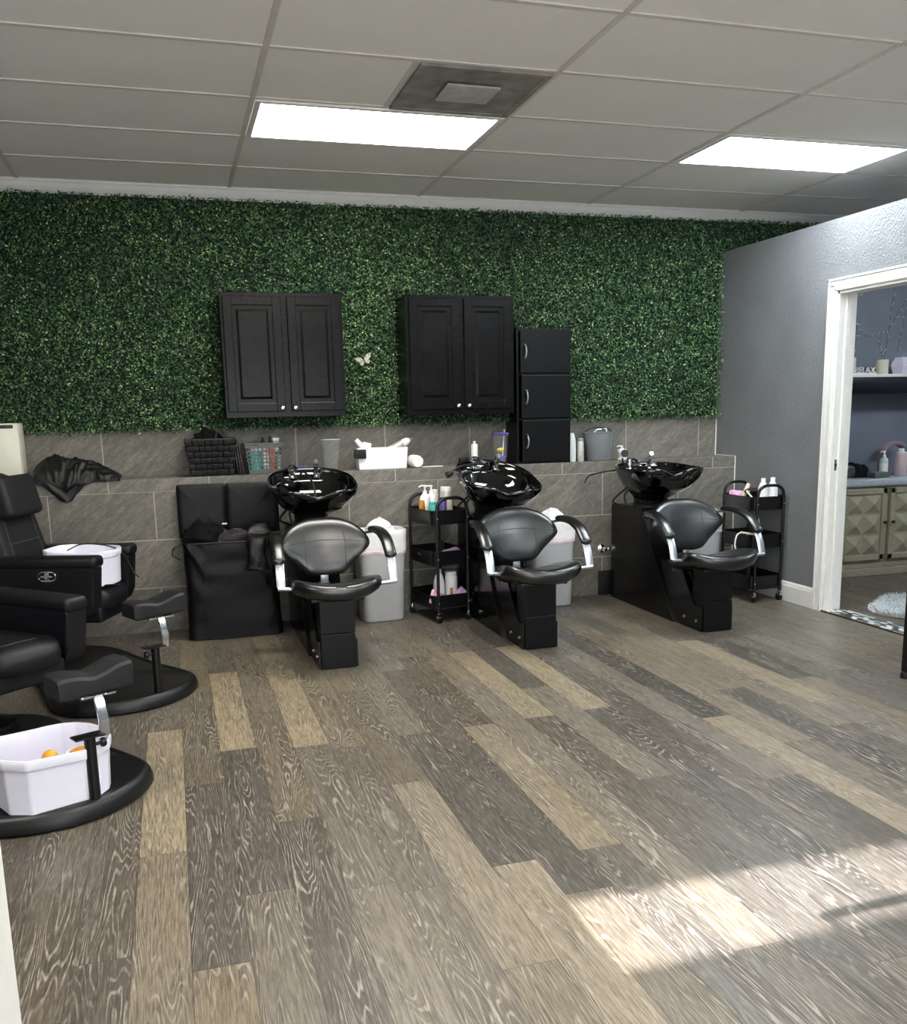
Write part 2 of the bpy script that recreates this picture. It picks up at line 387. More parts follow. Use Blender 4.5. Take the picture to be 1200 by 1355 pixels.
# unseen glowing panels added below the transom as soft cool fill light
for i, (a, c) in enumerate(((-2.0, -.2), (-.1, 1.7))):
    f = B().box(a-.05, c+.05, Y0, Y0+.03, .25, .31).box(a-.05, c+.05, Y0, Y0+.03, 1.93, 1.99).box(a-.05, a, Y0, Y0+.03, .31, 1.93).box(c, c+.05, Y0, Y0+.03, .31, 1.93)
    wn = struct('fill_panel_%d' % (i+1), f, 'white'); part('glow_sheet', B().box(a-.005, c+.005, Y0+.004, Y0+.012, .305, 1.935), 'fill_glow', wn, smooth=False)
# partition on the right with the door opening
DY0, DY1, DZ = .86, 1.68, 2.02; PT = .12; PZ = 2.446
g = B().box(XW, XW+PT, DY1, YW, 0, PZ).box(XW, XW+PT, DY0, DY1, DZ, PZ).box(XW, XW+PT, Y0, DY0, 0, PZ)
struct('wall_right', g, 'grey_wall')
struct('wall_side_room', B().box(XW+PT, X1, YW-.02, YW, 0, PZ), 'side_wall')
struct('wall_far_right', B().box(X1, X1+.1, Y0, YW, 0, H), 'side_wall')
# baseboard on the partition
g = B(); bp = [(XW, 0), (XW-.014, 0), (XW-.014, .105), (XW-.010, .118), (XW-.010, .124), (XW-.004, .135), (XW, .135)]
vs = B()
def ybar(b, prof, y0, y1):
    v0 = [b.bm.verts.new((x, y0, z)) for x, z in prof]; v1 = [b.bm.verts.new((x, y1, z)) for x, z in prof]
    n = len(prof); b.bm.faces.new(v0[::-1]); b.bm.faces.new(v1)
    for i in range(n): b.bm.faces.new((v0[i], v0[(i+1) % n], v1[(i+1) % n], v1[i]))
ybar(vs, bp, DY1+.075, YF); ybar(vs, bp, Y0, DY0-.075)
struct('baseboard_right', vs, 'white')
# door casing and jamb
g = B(); cw = .078
for (a, b_, t) in ((0, cw, .012), (0.006, .022, .019), (.03, .062, .016), (.066, cw, .022)):
    g.box(XW-t, XW+.001, DY1-.008+a, DY1-.008+b_, 0, DZ+a+.0)
    g.box(XW-t, XW+.001, DY0+.008-b_, DY0+.008-a, 0, DZ+a+.0)
    g.box(XW-t, XW+.001, DY0+.008-b_, DY1-.008+b_, DZ-.008+a, DZ-.008+b_)
g.box(XW-.004, XW+PT+.004, DY1-.022, DY1, 0, DZ-.0).box(XW-.004, XW+PT+.004, DY0, DY0+.022, 0, DZ).box(XW-.004, XW+PT+.004, DY0, DY1, DZ-.022, DZ)
g.box(XW+.045, XW+.075, DY1-.034, DY1-.022, 0, DZ-.022).box(XW+.045, XW+.075, DY0+.022, DY0+.034, 0, DZ-.022)
dr = struct('door_1', g, 'white')
sp_ = B().box(XW+.02, XW+.043, DY1-.0245, DY1-.0215, .915, .985, .002); part('strike_plate', sp_, 'chrome', dr, label='small metal strike plate')
part('latch_hole', B().box(XW+.025, XW+.036, DY1-.026, DY1-.0243, .94, .958), 'rubber', dr)
g = B().box(XW-.006, XW-.0005, YF-.005, YF-.001, .0, .966).box(XW-.006, XW-.0005, YF-.003, YW-.012, .965, .969).box(XW-.006, XW-.0005, YW-.017, YW-.0115, .968, 1.25)
struct('trim_6', g, 'white')
# mosaic threshold
def mosaic_mat():
    t = NT('threshold_mosaic'); co = t.obj((1, 1, 1))
    br = t.n.new('ShaderNodeTexBrick'); br.offset = .5
    mp = t.n.new('ShaderNodeMapping'); mp.inputs['Rotation'].default_value = (0, 0, PI/2); t.link(co, mp.inputs[0]); t.link(mp.outputs[0], br.inputs['Vector'])
    for k, v in (('Scale', 1.), ('Mortar Size', .0015), ('Brick Width', .05), ('Row Height', .024), ('Bias', .1)): br.inputs[k].default_value = v
    br.inputs['Color1'].default_value = rgb('#23282a'); br.inputs['Color2'].default_value = rgb('#d6dadb'); br.inputs['Mortar'].default_value = rgb('#7b7e7d')
    wn = t.ramp(br.outputs['Color'], (.15, rgb('#262b2d')), (.4, rgb('#5f6768')), (.62, rgb('#dfe3e3')))
    t.link(wn, t.b.inputs['Base Color']); t.b.inputs['Roughness'].default_value = .25
    return t.m
struct('trim_4', B().box(XW-.004, XW+PT+.03, DY0, DY1-.022, 0, .006, .002), mosaic_mat())
struct('trim_5', B().box(XW-.016, XW-.002, DY0, DY1-.01, 0, .009, .003), 'brown')

# ------------------------------------------------------------------ boxwood greenery
rnd = random.Random(5)
CAB1 = (-.121, .63, 1.323, 2.08); CAB2 = (1.04, 1.783, 1.318, 2.078); TALL = (1.83, 2.23, .96, 1.88)
verts = []; faces = []; tn = []
def inside(x, z):
    for a, b_, c, d in (CAB1, CAB2, TALL):
        if a+.005 < x < b_-.005 and c+.005 < z < d-.005: return True
    return False
N = 165000
for i in range(N):
    x = rnd.uniform(-2.0, 4.6)
    if x < 3.53:
        z = rnd.uniform(1.235, 2.685)
        zb = 1.25+.018*noise.noise(Vector((x*9, 3, 1)))
        if z < zb and rnd.random() < .8: continue
        if z > 2.668+.014*noise.noise(Vector((x*14, 9, 1))): continue
    else:
        if rnd.random() > .17: continue
        z = rnd.uniform(2.45, 2.675)
    if inside(x, z): continue
    if x < -1.7 and rnd.random() < .5: continue
    clump = noise.noise(Vector((x*16, z*16, 0)))
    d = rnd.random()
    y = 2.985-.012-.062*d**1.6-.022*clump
    ln = rnd.uniform(.012, .0195); wd = ln*rnd.uniform(.5, .68)
    th = rnd.uniform(0, 2*PI); tilt = rnd.gauss(0, .6); roll = rnd.gauss(0, .6)
    a = Vector((math.cos(th), -math.sin(tilt)*.8, math.sin(th))).normalized()
    nrm = Vector((math.sin(roll)*.8, -1, rnd.gauss(.25, .5))); nrm = (nrm-a*nrm.dot(a)).normalized(); b_ = nrm.cross(a)
    p = Vector((x, y, z)); n0 = len(verts)
    verts += [p-a*ln*.5, p+b_*wd*.5+nrm*.0012, p+a*ln*.5, p-b_*wd*.5+nrm*.0012]
    faces.append((n0, n0+1, n0+2, n0+3))
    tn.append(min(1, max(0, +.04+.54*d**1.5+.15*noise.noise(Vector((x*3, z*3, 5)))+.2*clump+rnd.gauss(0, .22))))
me = bpy.data.meshes.new('boxwood_greenery'); me.from_pydata(verts, [], faces); 
ca = me.color_attributes.new('tone', 'FLOAT_COLOR', 'CORNER')
buf = []
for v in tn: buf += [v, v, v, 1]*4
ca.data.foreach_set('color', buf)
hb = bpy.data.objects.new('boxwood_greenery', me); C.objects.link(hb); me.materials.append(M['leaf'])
tag(hb, 'artificial boxwood greenery covering the back wall above the tile ledge', 'greenery', kind='stuff')
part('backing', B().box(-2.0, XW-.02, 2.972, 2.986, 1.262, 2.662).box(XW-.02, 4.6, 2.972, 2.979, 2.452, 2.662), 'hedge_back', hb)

# ------------------------------------------------------------------ ceiling fittings
def ceiling_light(cx, cy, lamp, label, grp=None):
    t = thing('ceiling_light', (cx, cy, H-.008), label, 'ceiling light', group=grp)
    w, d = 1.2192/2-.013, .6096/2-.013
    f = B(); o = .028
    f.box(-w, w, -d, -d+o, -.006, .004, .002).box(-w, w, d-o, d, -.006, .004, .002).box(-w, -w+o, -d+o, d-o, -.006, .004, .002).box(w-o, w, -d+o, d-o, -.006, .004, .002)
    part('light_frame', f, 'white', t, smooth=False)
    part('diffuser', B().box(-w+o-.002, w-o+.002, -d+o-.002, d-o+.002, -.001, .003), lamp, t, smooth=False)
    return t
g1 = 'recessed troffer ceiling lights'
ceiling_light(.6096, 1.524, 'lamp_warm', 'glowing rectangular ceiling light panel touching the dusty air vent', g1)
ceiling_light(3.048, 1.524, 'lamp_cool', 'glowing rectangular ceiling light panel above the doorway partition', g1)
ceiling_light(.6096, -.9144, 'lamp_warm', 'rectangular ceiling light panel overhead just out of view, left one', g1)
ceiling_light(3.048, -.9144, 'lamp_cool', 'rectangular ceiling light panel overhead just out of view, right one', g1)
ceiling_light(-1.8288, -.9144, 'lamp_warm', 'unseen ceiling light panel added to brighten the left side of the room', g1)  # extra panel out of view, added to lift the left side
ceiling_light(.6096, -3.3528, 'lamp_warm', 'rectangular ceiling light panel behind the viewer, left one', g1)
ceiling_light(3.048, -3.3528, 'lamp_cool', 'rectangular ceiling light panel behind the viewer, right one', g1)
ceiling_light(5.4864, .9144, 'lamp_cool', 'unseen cool ceiling light panel added to light the side room', g1)  # added panel, stands in for cool window light in the side room
v = thing('ceiling_vent', (.9144, .9144, H-.008), 'dusty grey square ceiling air vent with pale centre plaque', 'vent')
f = B(); s = .29
f.box(-s, s, -s, -s+.03, -.008, .004, .002).box(-s, s, s-.03, s, -.008, .004, .002).box(-s, -s+.03, -s+.03, s-.03, -.008, .004, .002).box(s-.03, s, -s+.03, s-.03, -.008, .004, .002)
part('vent_frame', f, 'dust', v, smooth=False)
f = B(); f.rings([[(-q, -q, z), (q, -q, z), (q, q, z), (-q, q, z)] for q, z in ((.262, -.004), (.14, .003), (.135, .003))], False, True)
part('vent_pan', f, 'dust', v, smooth=False)
part('vent_plaque', B().box(-.125, .118, -.11, .1, -.016, -.006, .003), 'dustlight', v)

# ------------------------------------------------------------------ wall cabinets
def raised_door(b, x0, x1, z0, z1, y, th=.02, st=.055):
    """door slab with framed raised panel, front faces -y at y"""
    b.box(x0, x1, y+.008, y+th, z0, z1, .002)
    b.box(x0, x0+st, y, y+.012, z0, z1, .004).box(x1-st, x1, y, y+.012, z0, z1, .004)
    b.box(x0+st-.003, x1-st+.003, y, y+.012, z0, z0+st, .004).box(x0+st-.003, x1-st+.003, y, y+.012, z1-st, z1, .004)
    a, c, e, f_ = x0+st+.004, x1-st-.004, z0+st+.004, z1-st-.004
    b.rings([[(a+q, yy, e+q), (c-q, yy, e+q), (c-q, yy, f_-q), (a+q, yy, f_-q)] for q, yy in ((0, y+.011), (.012, y+.011), (.034, y+.002), (.037, y+.002))], False, True)
    return b
def wall_cabinet(x0, x1, z0, z1, doors, dz, label):
    t = thing('wall_cabinet', ((x0+x1)/2, 2.985, z0), label, 'cabinet', group='black wall cabinets')
    cx = (x0+x1)/2; w = (x1-x0)/2; D = -.295
    b = B().box(-w, w, D, -.002, 0, z1-z0, .002)
    part('cabinet_body', b, 'cab', t, smooth=False)
    for i, (a, c) in enumerate(doors):
        d = raised_door(B(), a-cx, c-cx, dz[0]-z0, dz[1]-z0, D-.02)
        o = part('door', d, 'cab', t, smooth=False)
        kx = (c-cx-.022) if i == 0 else (a-cx+.022)
        k_ = B().lathe([(.002, 0), (.006, 0), (.005, .010), (.011, .014), (.014, .021), (.011, .028), (.002, .030)], 14)
        part('knob', k_, 'chrome', o, (kx, D-.02, dz[0]-z0+.022), (PI/2, 0, 0), label='round clear chrome knob')
    return t
wall_cabinet(CAB1[0], CAB1[1], CAB1[2], CAB1[3], [(-.106, .247), (.283, .612)], (1.358, 2.056), 'left black two-door wall cabinet with raised panels, between hedge and woven basket')
wall_cabinet(CAB2[0], CAB2[1], CAB2[2], CAB2[3], [(1.062, 1.402), (1.432, 1.762)], (1.35, 2.06), 'right black two-door wall cabinet touching the tall three-door cabinet')
t = thing('storage_cabinet', (2.03, 2.985, .9655), 'tall narrow black cabinet of three stacked doors standing on the tile ledge', 'cabinet')
b = B().box(-.2, .2, -.22, -.002, 0, .012).box(-.2, .2, -.22, -.002, .9, .912).box(-.2, -.185, -.22, -.002, .012, .9).box(.185, .2, -.22, -.002, .012, .9).box(-.185, .185, -.012, -.002, .012, .9).box(-.185, .185, -.215, -.012, .3, .312).box(-.185, .185, -.215, -.012, .605, .617)
part('cabinet_body', b, 'cab2', t, smooth=False)
for i, (a, c, sh) in enumerate(((.014, .298, .012), (.314, .602, .008), (.619, .9, 0.))):
    d = part('door', B().box(-.176+sh, .19, -.24, -.222, a, c, .0015), 'cab2', t, smooth=False)
    zc = (a+c)/2
    h = B().tube([(-.15+sh, -.24, zc-.045), (-.147+sh, -.256, zc-.04), (-.142+sh, -.264, zc), (-.147+sh, -.256, zc+.04), (-.15+sh, -.24, zc+.045)], .006, 8, smooth=4)
    part('handle', h, 'brushed', d, label='curved silver handle')
# ------------------------------------------------------------------ shampoo stations
Y_S = 2.0
def fillet(path, n=5): return catmull(path, n)
def seat_outline():
    half = [(0, -.70), (.07, -.697), (.135, -.68), (.19, -.645), (.228, -.59), (.243, -.52), (.236, -.42), (.21, -.33), (.16, -.27), (.08, -.255)]
    full = half+[(0, -.252)]+[(-x, y) for x, y in reversed(half[1:])]
    return [(p.x, p.y) for p in catmull([(x, y, 0) for x, y in full], 4, True)]
def back_outline():
    half = [(0, .325), (.08, .322), (.15, .302), (.205, .268), (.243, .222), (.256, .187), (.247, .158), (.21, .12), (.165, .078), (.125, .035), (.095, .012), (.05, .002)]
    full = half+[(0, 0)]+[(-x, y) for x, y in reversed(half[1:])]
    return [(p.x, p.y) for p in catmull([(x, y, 0) for x, y in full], 4, True)]
def back_pos(x, z, h):      # h: towards the sitter
    return (x+.015, -.155+z*.36-h-.9*x*x, .437+z*.985)
def back_h(x, z):
    r = min(1., math.hypot(x/.256, (z-.17)/.17)); return .05*(1-.45*r**4)+.012
def bowl_rings():
    outer = [(.40, .37, -.235, .08), (.41, .38, -.215, .08), (.46, .42, -.197, .07), (.58, .56, -.172, .05), (.76, .77, -.128, .022), (.90, .91, -.075, .008), (.97, .975, -.035, 0), (.995, .995, -.014, 0), (1, 1, -.004, 0)]
    lip = [(.985, .985, .004, 0), (.955, .955, .003, 0), (.935, .935, -.006, 0)]
    inner = [(.915, .90, -.032, -.004), (.89, .80, -.042, -.022), (.86, .77, -.058, -.028), (.80, .70, -.095, -.03), (.66, .56, -.13, -.03), (.42, .36, -.150, -.03), (.12, .1, -.155, -.03)]
    rg = []
    base = [p for p in superell(.262, .285, 2.35, 80) if p[1] >= 0]+[p for p in superell(.262, .27, 3.5, 80) if p[1] < -1e-6]
    for li, (sx, sy, z, yo) in enumerate(outer+lip+inner):
        ring = []
        for x, y in base:
            X, Y, Z = x*sx, y*sy+yo, z
            if y < 0:
                w = math.exp(-(x/.06)**2)*min(1, (-y/.285))
                k = max(0., 1+z/.1) if li >= len(outer) else max(0., 1+z/.16)
                Z -= .040*w*k; Y += .040*w*k
                hn = math.exp(-((abs(x)-.15)/.06)**2)*min(1, (-y/.285))*k
                Z += .008*hn
            else:
                Z += .012*min(1, y/.285)*max(0, 1+z/.08)
            ring.append((X, Y, Z))
        rg.append(ring)
    return rg
def shampoo_station(x, label):
    t = thing('shampoo_station', (x, Y_S, 0), label, 'shampoo station', group='backwash shampoo stations along the tile wall')
    # wedge cabinet behind the chair
    b = B().prism([(.63, 0), (.63, .668), (.215, .674), (-.215, 0)], -.118, .118, 'x', .003)
    part('wedge_cabinet', b, 'lam', t, smooth=False)
    b = B().prism([(.212, .676), (.185, .676), (-.25, .0), (-.219, .0)], -.121, .121, 'x', .002)
    part('front_panel', b, 'lam', t, smooth=False)
    for s_ in (-1, 1):
        part('side_plate', B().prism([(-.05, .372), (-.30, .372), (-.47, .15), (-.555, .15), (-.555, 0.002), (-.22, 0.002)], s_*.1-.006, s_*.1+.006, 'x', .001), 'lam', t, smooth=False)
    for yy, zz in ((-.36, .06), (-.5, .06), (-.22, .33)):
        for s_ in (-1, 1): part('bolt', B().cyl((s_*.105, yy, zz), (s_*.112, yy, zz), .009, n=10), 'brushed', t, label='round silver bolt head')
    b = B().box(-.0925, .0925, -.57, -.43, 0.002, .19, .003).box(-.0925, .0925, -.57, -.43, .193, .375, .003)
    part('pedestal', b, 'cab2', t, smooth=False)
    b = B().box(-.14, .14, -.62, -.2, .376, .394, .004).box(-.03, .03, -.2, -.14, .37, .40)
    part('seat_frame', b, 'blackmetal', t)
    # seat
    so = seat_outline()
    def sf(x, y, h): return (x+.012, y, .388+h+.042*(abs(x)/.243)**2-.15*max(0., y+.62)-.012*(1-min(1, (x/.2)**2))*min(1, max(0, (y+.69)/.1)))
    b = B().puff(so, [(.05, 0), (.86, 0), (.95, .010), (.99, .028), (1, .045), (.985, .062), (.94, .076), (.84, .084), (.6, .088), (.3, .088), (.05, .088)], sf, (0, -.48))
    seat = part('seat', b, 'leather', t)
    sm = B()
    for s_ in (-1, 1):
        pts = []
        for yy, hh in ((-.28, .084), (-.37, .0885), (-.52, .0885), (-.61, .085), (-.657, .077), (-.678, .06), (-.684, .04), (-.677, .02)):
            p = sf(s_*.095, yy, hh); pts.append((p[0]+s_*(-.01)*(yy+.6), p[1], p[2]+.0005))
        sm.tube(pts, .0022, 6, smooth=3)
    part('seam', sm, 'stitch', seat)
    # backrest
    bo = back_outline()
    prof = [(.05, -.012), (.9, -.012), (.985, .0), (1., .013), (.985, .028), (.94, .040), (.85, .049), (.7, .056), (.5, .060), (.25, .062), (.05, .062)]
    b = B().puff(bo, prof, lambda x_, z_, h: back_pos(x_, z_, h), (0, .175))
    back = part('backrest', b, 'leather', t)
    sm = B()
    def on(x_, z_):
        r = 0
        # distance ratio to outline along ray from centre
        best = 9
        ang = math.atan2(z_-.175, x_)
        for q in bo:
            d = abs((math.atan2(q[1]-.175, q[0])-ang+PI) % (2*PI)-PI)
            if d < best: best = d; rr = math.hypot(q[0], q[1]-.175)
        r = math.hypot(x_, z_-.175)/rr
        for (k0, h0), (k1, h1) in zip(prof[::-1], prof[::-1][1:]):
            if k0 <= r <= k1: return h0+(h1-h0)*(r-k0)/(k1-k0)+.0005
        return .062
    for s_ in (-1, 1):
        sm.tube([back_pos(s_*(.115-.05*abs(zz-.17)), zz, on(s_*(.115-.05*abs(zz-.17)), zz)) for zz in [.025+.027*i for i in range(11)]], .0021, 6, smooth=2)
    sm.tube([back_pos(xx, .205-.35*xx*xx, on(xx, .205-.35*xx*xx)) for xx in [-.235+.0235*i for i in range(21)]], .0021, 6, smooth=2)
    part('seam', sm, 'stitch', back)
    b = B().box(-.022, .022, -.19, -.175, .385, .47, .002).box(-.022, .022, -.27, -.175, .378, .392, .002)
    part('back_bracket', b, 'brushed', t, label='flat silver back bracket')
    # arms
    for s_ in (-1, 1):
        ox = .022
        path = fillet([(ox+s_*.20, -.06, .650), (ox+s_*.25, -.085, .66), (ox+s_*.275, -.16, .673), (ox+s_*.288, -.27, .672), (ox+s_*.295, -.375, .640), (ox+s_*.298, -.45, .585), (ox+s_*.299, -.495, .52), (ox+s_*.300, -.52, .45)], 5)
        b = B().sweep(path, .046, .012)
        b.tube([(ox+s_*.317, -.52, .445), (ox+s_*.215, -.515, .437)], .011, 10)
        arm = part('armrest', b, 'brushed', t)
        pp = fillet([(ox+s_*.268, -.12, .684), (ox+s_*.280, -.2, .691), (ox+s_*.290, -.29, .684), (ox+s_*.297, -.385, .652), (ox+s_*.300, -.452, .600), (ox+s_*.301, -.48, .57)], 5)
        rg = []
        P = [Vector(p) for p in pp]
        for i, p in enumerate(P):
            tg = (P[min(i+1, len(P)-1)]-P[max(i-1, 0)]).normalized(); u = (Vector((1, 0, 0))-tg*tg.x).normalized(); n_ = tg.cross(u)
            e_ = min(1, .45+min(i, len(P)-1-i)/3.)
            rg.append([p+u*.033*e_*math.copysign(abs(math.cos(a))**.7, math.cos(a))+n_*.018*e_*math.copysign(abs(math.sin(a))**.7, math.sin(a)) for a in [2*PI*k_/14 for k_ in range(14)]])
        part('arm_pad', B().rings(rg), 'leather', arm, label='black padded arm top')
    # column under the bowl
    b = B().lathe([(.105, .672), (.105, .688), (.092, .692), (.097, .702), (.09, .706), (.097, .714), (.09, .718), (.095, .728), (.09, .735), (.098, .75), (.095, .79)], 28, (.01, .34, 0))
    part('bowl_column', b, 'rubber', t)
    bowl = part('bowl', B().rings(bowl_rings()), 'gloss', t, (.02, .27, .94), ang=1.2)
    f = B().lathe([(.024, 0), (.024, .006), (.016, .01), (.015, .035), (.02, .04), (.02, .052), (.012, .058), (.002, .06)], 16, (-.085, .215, -.034))
    f.tube([(-.085, .215, .012), (-.075, .19, .02), (-.07, .16, .012)], .006, 8, smooth=3).box(-.125, -.05, .2, .235, -.036, -.026, .004)
    o = part('faucet', f, 'chrome', bowl, (.02, -.05, .018), label='chrome mixer faucet'); o.scale = (1.3, 1.25, 1.35)
    f = B().lathe([(.02, 0), (.02, .006), (.013, .01), (.012, .04), (.016, .045), (.016, .055), (.003, .058)], 14, (.055, .215, -.034)).cyl((.055, .215, .02), (.05, .18, .045), .009, .011, 10)
    o = part('vacuum_breaker', f, 'chrome', bowl, (-.01, -.05, .018)); o.scale = (1.25, 1.25, 1.4)
    f = B().lathe([(.026, 0), (.026, .004), (.01, .005), (.002, .003)], 16, (0, -.03, -.154))
    part('drain', f, 'chrome', bowl)
    h = B().tube([(-.09, .46, .79), (-.125, .52, .74), (-.155, .53, .69), (-.11, .42, .672), (-.06, .40, .672)], .007, 8, smooth=6).tube([(-.07, .44, .80), (-.10, .47, .74), (-.09, .46, .676)], .006, 8, smooth=6)
    part('hose', h, 'rubber', t)
    return t, bowl
s1, b1 = shampoo_station(.31, 'leftmost shampoo chair and black bowl, beside the tall laundry hamper')
s2, b2 = shampoo_station(1.465, 'middle shampoo chair and black bowl, right of the loaded three-tier cart')
s3, b3 = shampoo_station(2.607, 'rightmost shampoo chair and black bowl, nearest the grey partition and doorway')
b2.location = (.045, .27, .925); b3.location = (.03, .26, .94)
b1.rotation_euler = (math.radians(11), 0, 0); b2.rotation_euler = (math.radians(16), math.radians(5), 0); b3.rotation_euler = (math.radians(1), 0, 0)
def spray(pts, head, d, parent, big=.017):
    h = part('spray_hose', B().tube(pts, .0065, 8, smooth=6), 'rubber', parent)
    hd = Vector(head); dd = Vector(d).normalized()
    part('spray_head', B().tube([hd-dd*.035, hd-dd*.02, hd, hd+dd*.012], lambda t_: .009+(big-.009)*min(1, t_*1.5), 14), 'plasticblk', h)
spray([(-.06, .18, -.03), (-.03, .16, .02), (0, .05, .0), (.01, -.04, -.05), (.0, -.1, -.09)], (0, -.12, -.10), (0, -.5, -1), b1)
spray([(-.03, .2, -.02), (-.04, .16, .025), (-.12, .13, .03), (-.22, .10, .02), (-.27, .085, -.005)], (-.305, .07, -.03), (-1, -.3, -.35), b2, .02)
spray([(-.10, .25, -.02), (-.13, .24, .02), (-.14, .23, .05)], (-.14, .20, .085), (-.35, -1, .15), b3, .026)
part('drain_line', B().tube([(-.13, .50, .915), (-.2, .58, .90), (-.28, .66, .87), (-.31, .67, .82)], .005, 8, smooth=5), 'rubber', s3)
# ------------------------------------------------------------------ pedicure recliners
def recliner(loc, rz, base_rz, label, arm_z=.63, kv=-1):
    t = thing('pedicure_chair', loc, label, 'chair', rz, 'black pedicure recliners on platform bases')
    ca_, sa_ = math.cos(base_rz), math.sin(base_rz)
    def w(u, v, z): return (u*ca_-v*sa_, u*sa_+v*ca_, z)
    pts = []
    for v_ in (-.30, -.22, -.13, -.06, .02, .1, .18): pts.append((1.045-1.5*(v_+.06)**2, v_))
    pts += [(.89, .25), (.82, .285), (.70, .28), (.5, .25), (.27, .235), (.1, .235), (-.08, .21), (-.2, .12), (-.24, 0), (-.2, -.13), (-.08, -.23), (.1, -.27), (.27, -.30), (.5, -.35), (.70, -.40), (.82, -.40), (.91, -.36)]
    ol = [(p.x, p.y) for p in catmull([(a, c, 0) for a, c in pts], 4, True)]
    b = B().puff(ol, [(.05, .004), (.985, .004), (1., .01), (1., .03), (.985, .052), (.97, .062), (.955, .066), (.93, .0655), (.9, .058), (.3, .058), (.05, .058)], lambda x, y, h: w(x, y, h), (.42, -.05))
    base = part('platform_base', b, 'plasticblk', t)
    # foot-rest post and pad
    b = B().cyl(w(1., 0, .058), w(1., 0, .285), .019, n=16)
    post = part('footrest_post', b, 'blackmetal', t)
    mt = Matrix.Rotation(base_rz, 4, 'Z')
    b = B().box(.97, 1.025, -.055, .045, .285, .291, .001, mat=mt); b.cyl(w(1., 0, .255), w(1., kv*.045, .255), .006, n=8)
    b.lathe([(.003, 0), (.015, .002), (.017, .01), (.014, .018), (.003, .02)], 10, mat=Matrix.Translation(w(1., kv*.035, .255)) @ Matrix.Rotation(base_rz, 4, 'Z') @ Matrix.Rotation(-kv*PI/2, 4, 'X'))
    part('clamp', b, 'blackmetal', post)
    b = B().sweep([w(1.005, .048, .28), w(1.012, .05, .335), w(1.012, .05, .337), w(.975, .05, .415)], .036, .014, side=(-sa_, ca_, 0))
    b.box(.91, .99, -.01, .03, .412, .42, .001, mat=mt).box(.91, .99, .07, .11, .412, .42, .001, mat=mt)
    part('footrest_bracket', b, 'chrome', post, label='bent polished steel bracket')
    rg = []
    NX = 26
    for i in range(NX+1):
        s_ = i/NX; v_ = -.085+.255*s_
        e_ = 1-.07*max(0, 1-min(s_, 1-s_)*NX/1.5)
        top = .492+.006*math.cos((s_-.15)*2*PI)+.026*min(1, max(0, (s_-.42)/.38))**1.3-.004*math.exp(-((s_-.45)/.14)**2)
        bot = .42+.012*s_
        if i in (0, NX): top -= .006; bot += .006
        ring = []
        for (uu, zz) in ((.855, bot+.008), (.862, bot), (.998, bot), (1.006, bot+.008), (1.008, (bot+top)/2), (1.006, top-.010), (.996, top), (.94, top+.004), (.87, top), (.858, top-.010)):
            uc = .93; ring.append(w(uc+(uu-uc)*e_, v_, zz))
        rg.append(ring)
    part('footrest_pad', B().rings(rg), 'softgrey', t, ang=.62)
    # column and shell
    part('swivel_column', B().lathe([(.12, .06), (.12, .08), (.05, .1), (.05, .30)], 24, (-.09, 0, 0)), 'blackmetal', t)
    Z0 = .335; ZA_ = arm_z
    sh = B().box(-.24, .235, -.17, .17, Z0-.055, Z0+.03, .014, 3); part('seat_shell', sh, 'soft', t)
    for s_ in (-1, 1):
        poly = [(-.27, ZA_), (-.27, Z0+.03), (-.235, Z0-.015), (.18, Z0-.015), (.225, Z0+.005), (.25, Z0+.06), (.262, ZA_-.06), (.262, ZA_)]
        y0, y1 = (.172, .275) if s_ > 0 else (-.275, -.172)
        arm = part('armrest', B().prism(poly, y0, y1, 'y', .014), 'soft', t)
        part('arm_pad', B().box(-.275, .278, y0-.008, y1+.008, ZA_-.05, ZA_+.012, .022, 3), 'soft', arm)
        if s_ < 0:
            lv = B(); c0 = (.02, -.2755, .55)
            lv.tube([(c0[0]+.045*math.copysign(abs(math.cos(a))**.7, math.cos(a)), c0[1]-.001, c0[2]+.024*math.copysign(abs(math.sin(a))**.7, math.sin(a))) for a in [2*PI*k_/24 for k_ in range(24)]], .0045, 8, closed=True)
            lv.box(c0[0]-.012, c0[0]+.012, c0[1]-.01, c0[1], c0[2]-.02, c0[2]+.02, .004).box(c0[0]-.035, c0[0]+.03, c0[1]-.006, c0[1], c0[2]-.006, c0[2]+.006, .002)
            part('recline_lever', lv, 'chrome', arm, label='oval chrome recline lever')
    so = superell(.245, .168, 5, 48, .03, 0)
    b = B().puff(so, [(.05, 0), (.96, 0), (.99, .012), (1, .05), (.985, .085), (.95, .1), (.8, .108), (.4, .112), (.05, .112)], lambda x, y, h: (x, y, Z0+.015+h-(.03*max(0, (x-.2)/.075)**2 if h > .06 else 0)), (.03, 0))
    seat = part('seat_cushion', b, 'soft', t)
    part('seam', B().tube([(.175, -.15, Z0+.12), (.178, 0, Z0+.125), (.175, .15, Z0+.12)], .002, 6, smooth=4), 'stitch', seat)
    # back
    def bp(x, z, h): return (-.20-(z)*.24+h, x, .44+z)
    ol = [(p.x, p.y) for p in catmull([(-.23, 0, 0), (0, -.005, 0), (.23, 0, 0), (.225, .2, 0), (.205, .4, 0), (.16, .56, 0), (.08, .615, 0), (0, .625, 0), (-.08, .615, 0), (-.16, .56, 0), (-.205, .4, 0), (-.225, .2, 0)], 4, True)]
    b = B().puff(ol, [(.05, -.06), (.95, -.06), (1, -.035), (1, 0), (.97, .025), (.9, .035), (.72, .037), (.70, .030), (.68, .037), (.4, .04), (.05, .04)], bp, (0, .28))
    back = part('backrest', b, 'softgrey', t)
    sm = B()
    for z_ in (.13, .26): sm.tube([bp(x_, z_+.01*abs(x_), .041) for x_ in (-.15, -.05, .05, .15)], .0025, 6)
    for x_ in (-.152, .152): sm.tube([bp(x_*(1-.18*z_), z_, .039) for z_ in (.03, .15, .3, .4)], .0025, 6)
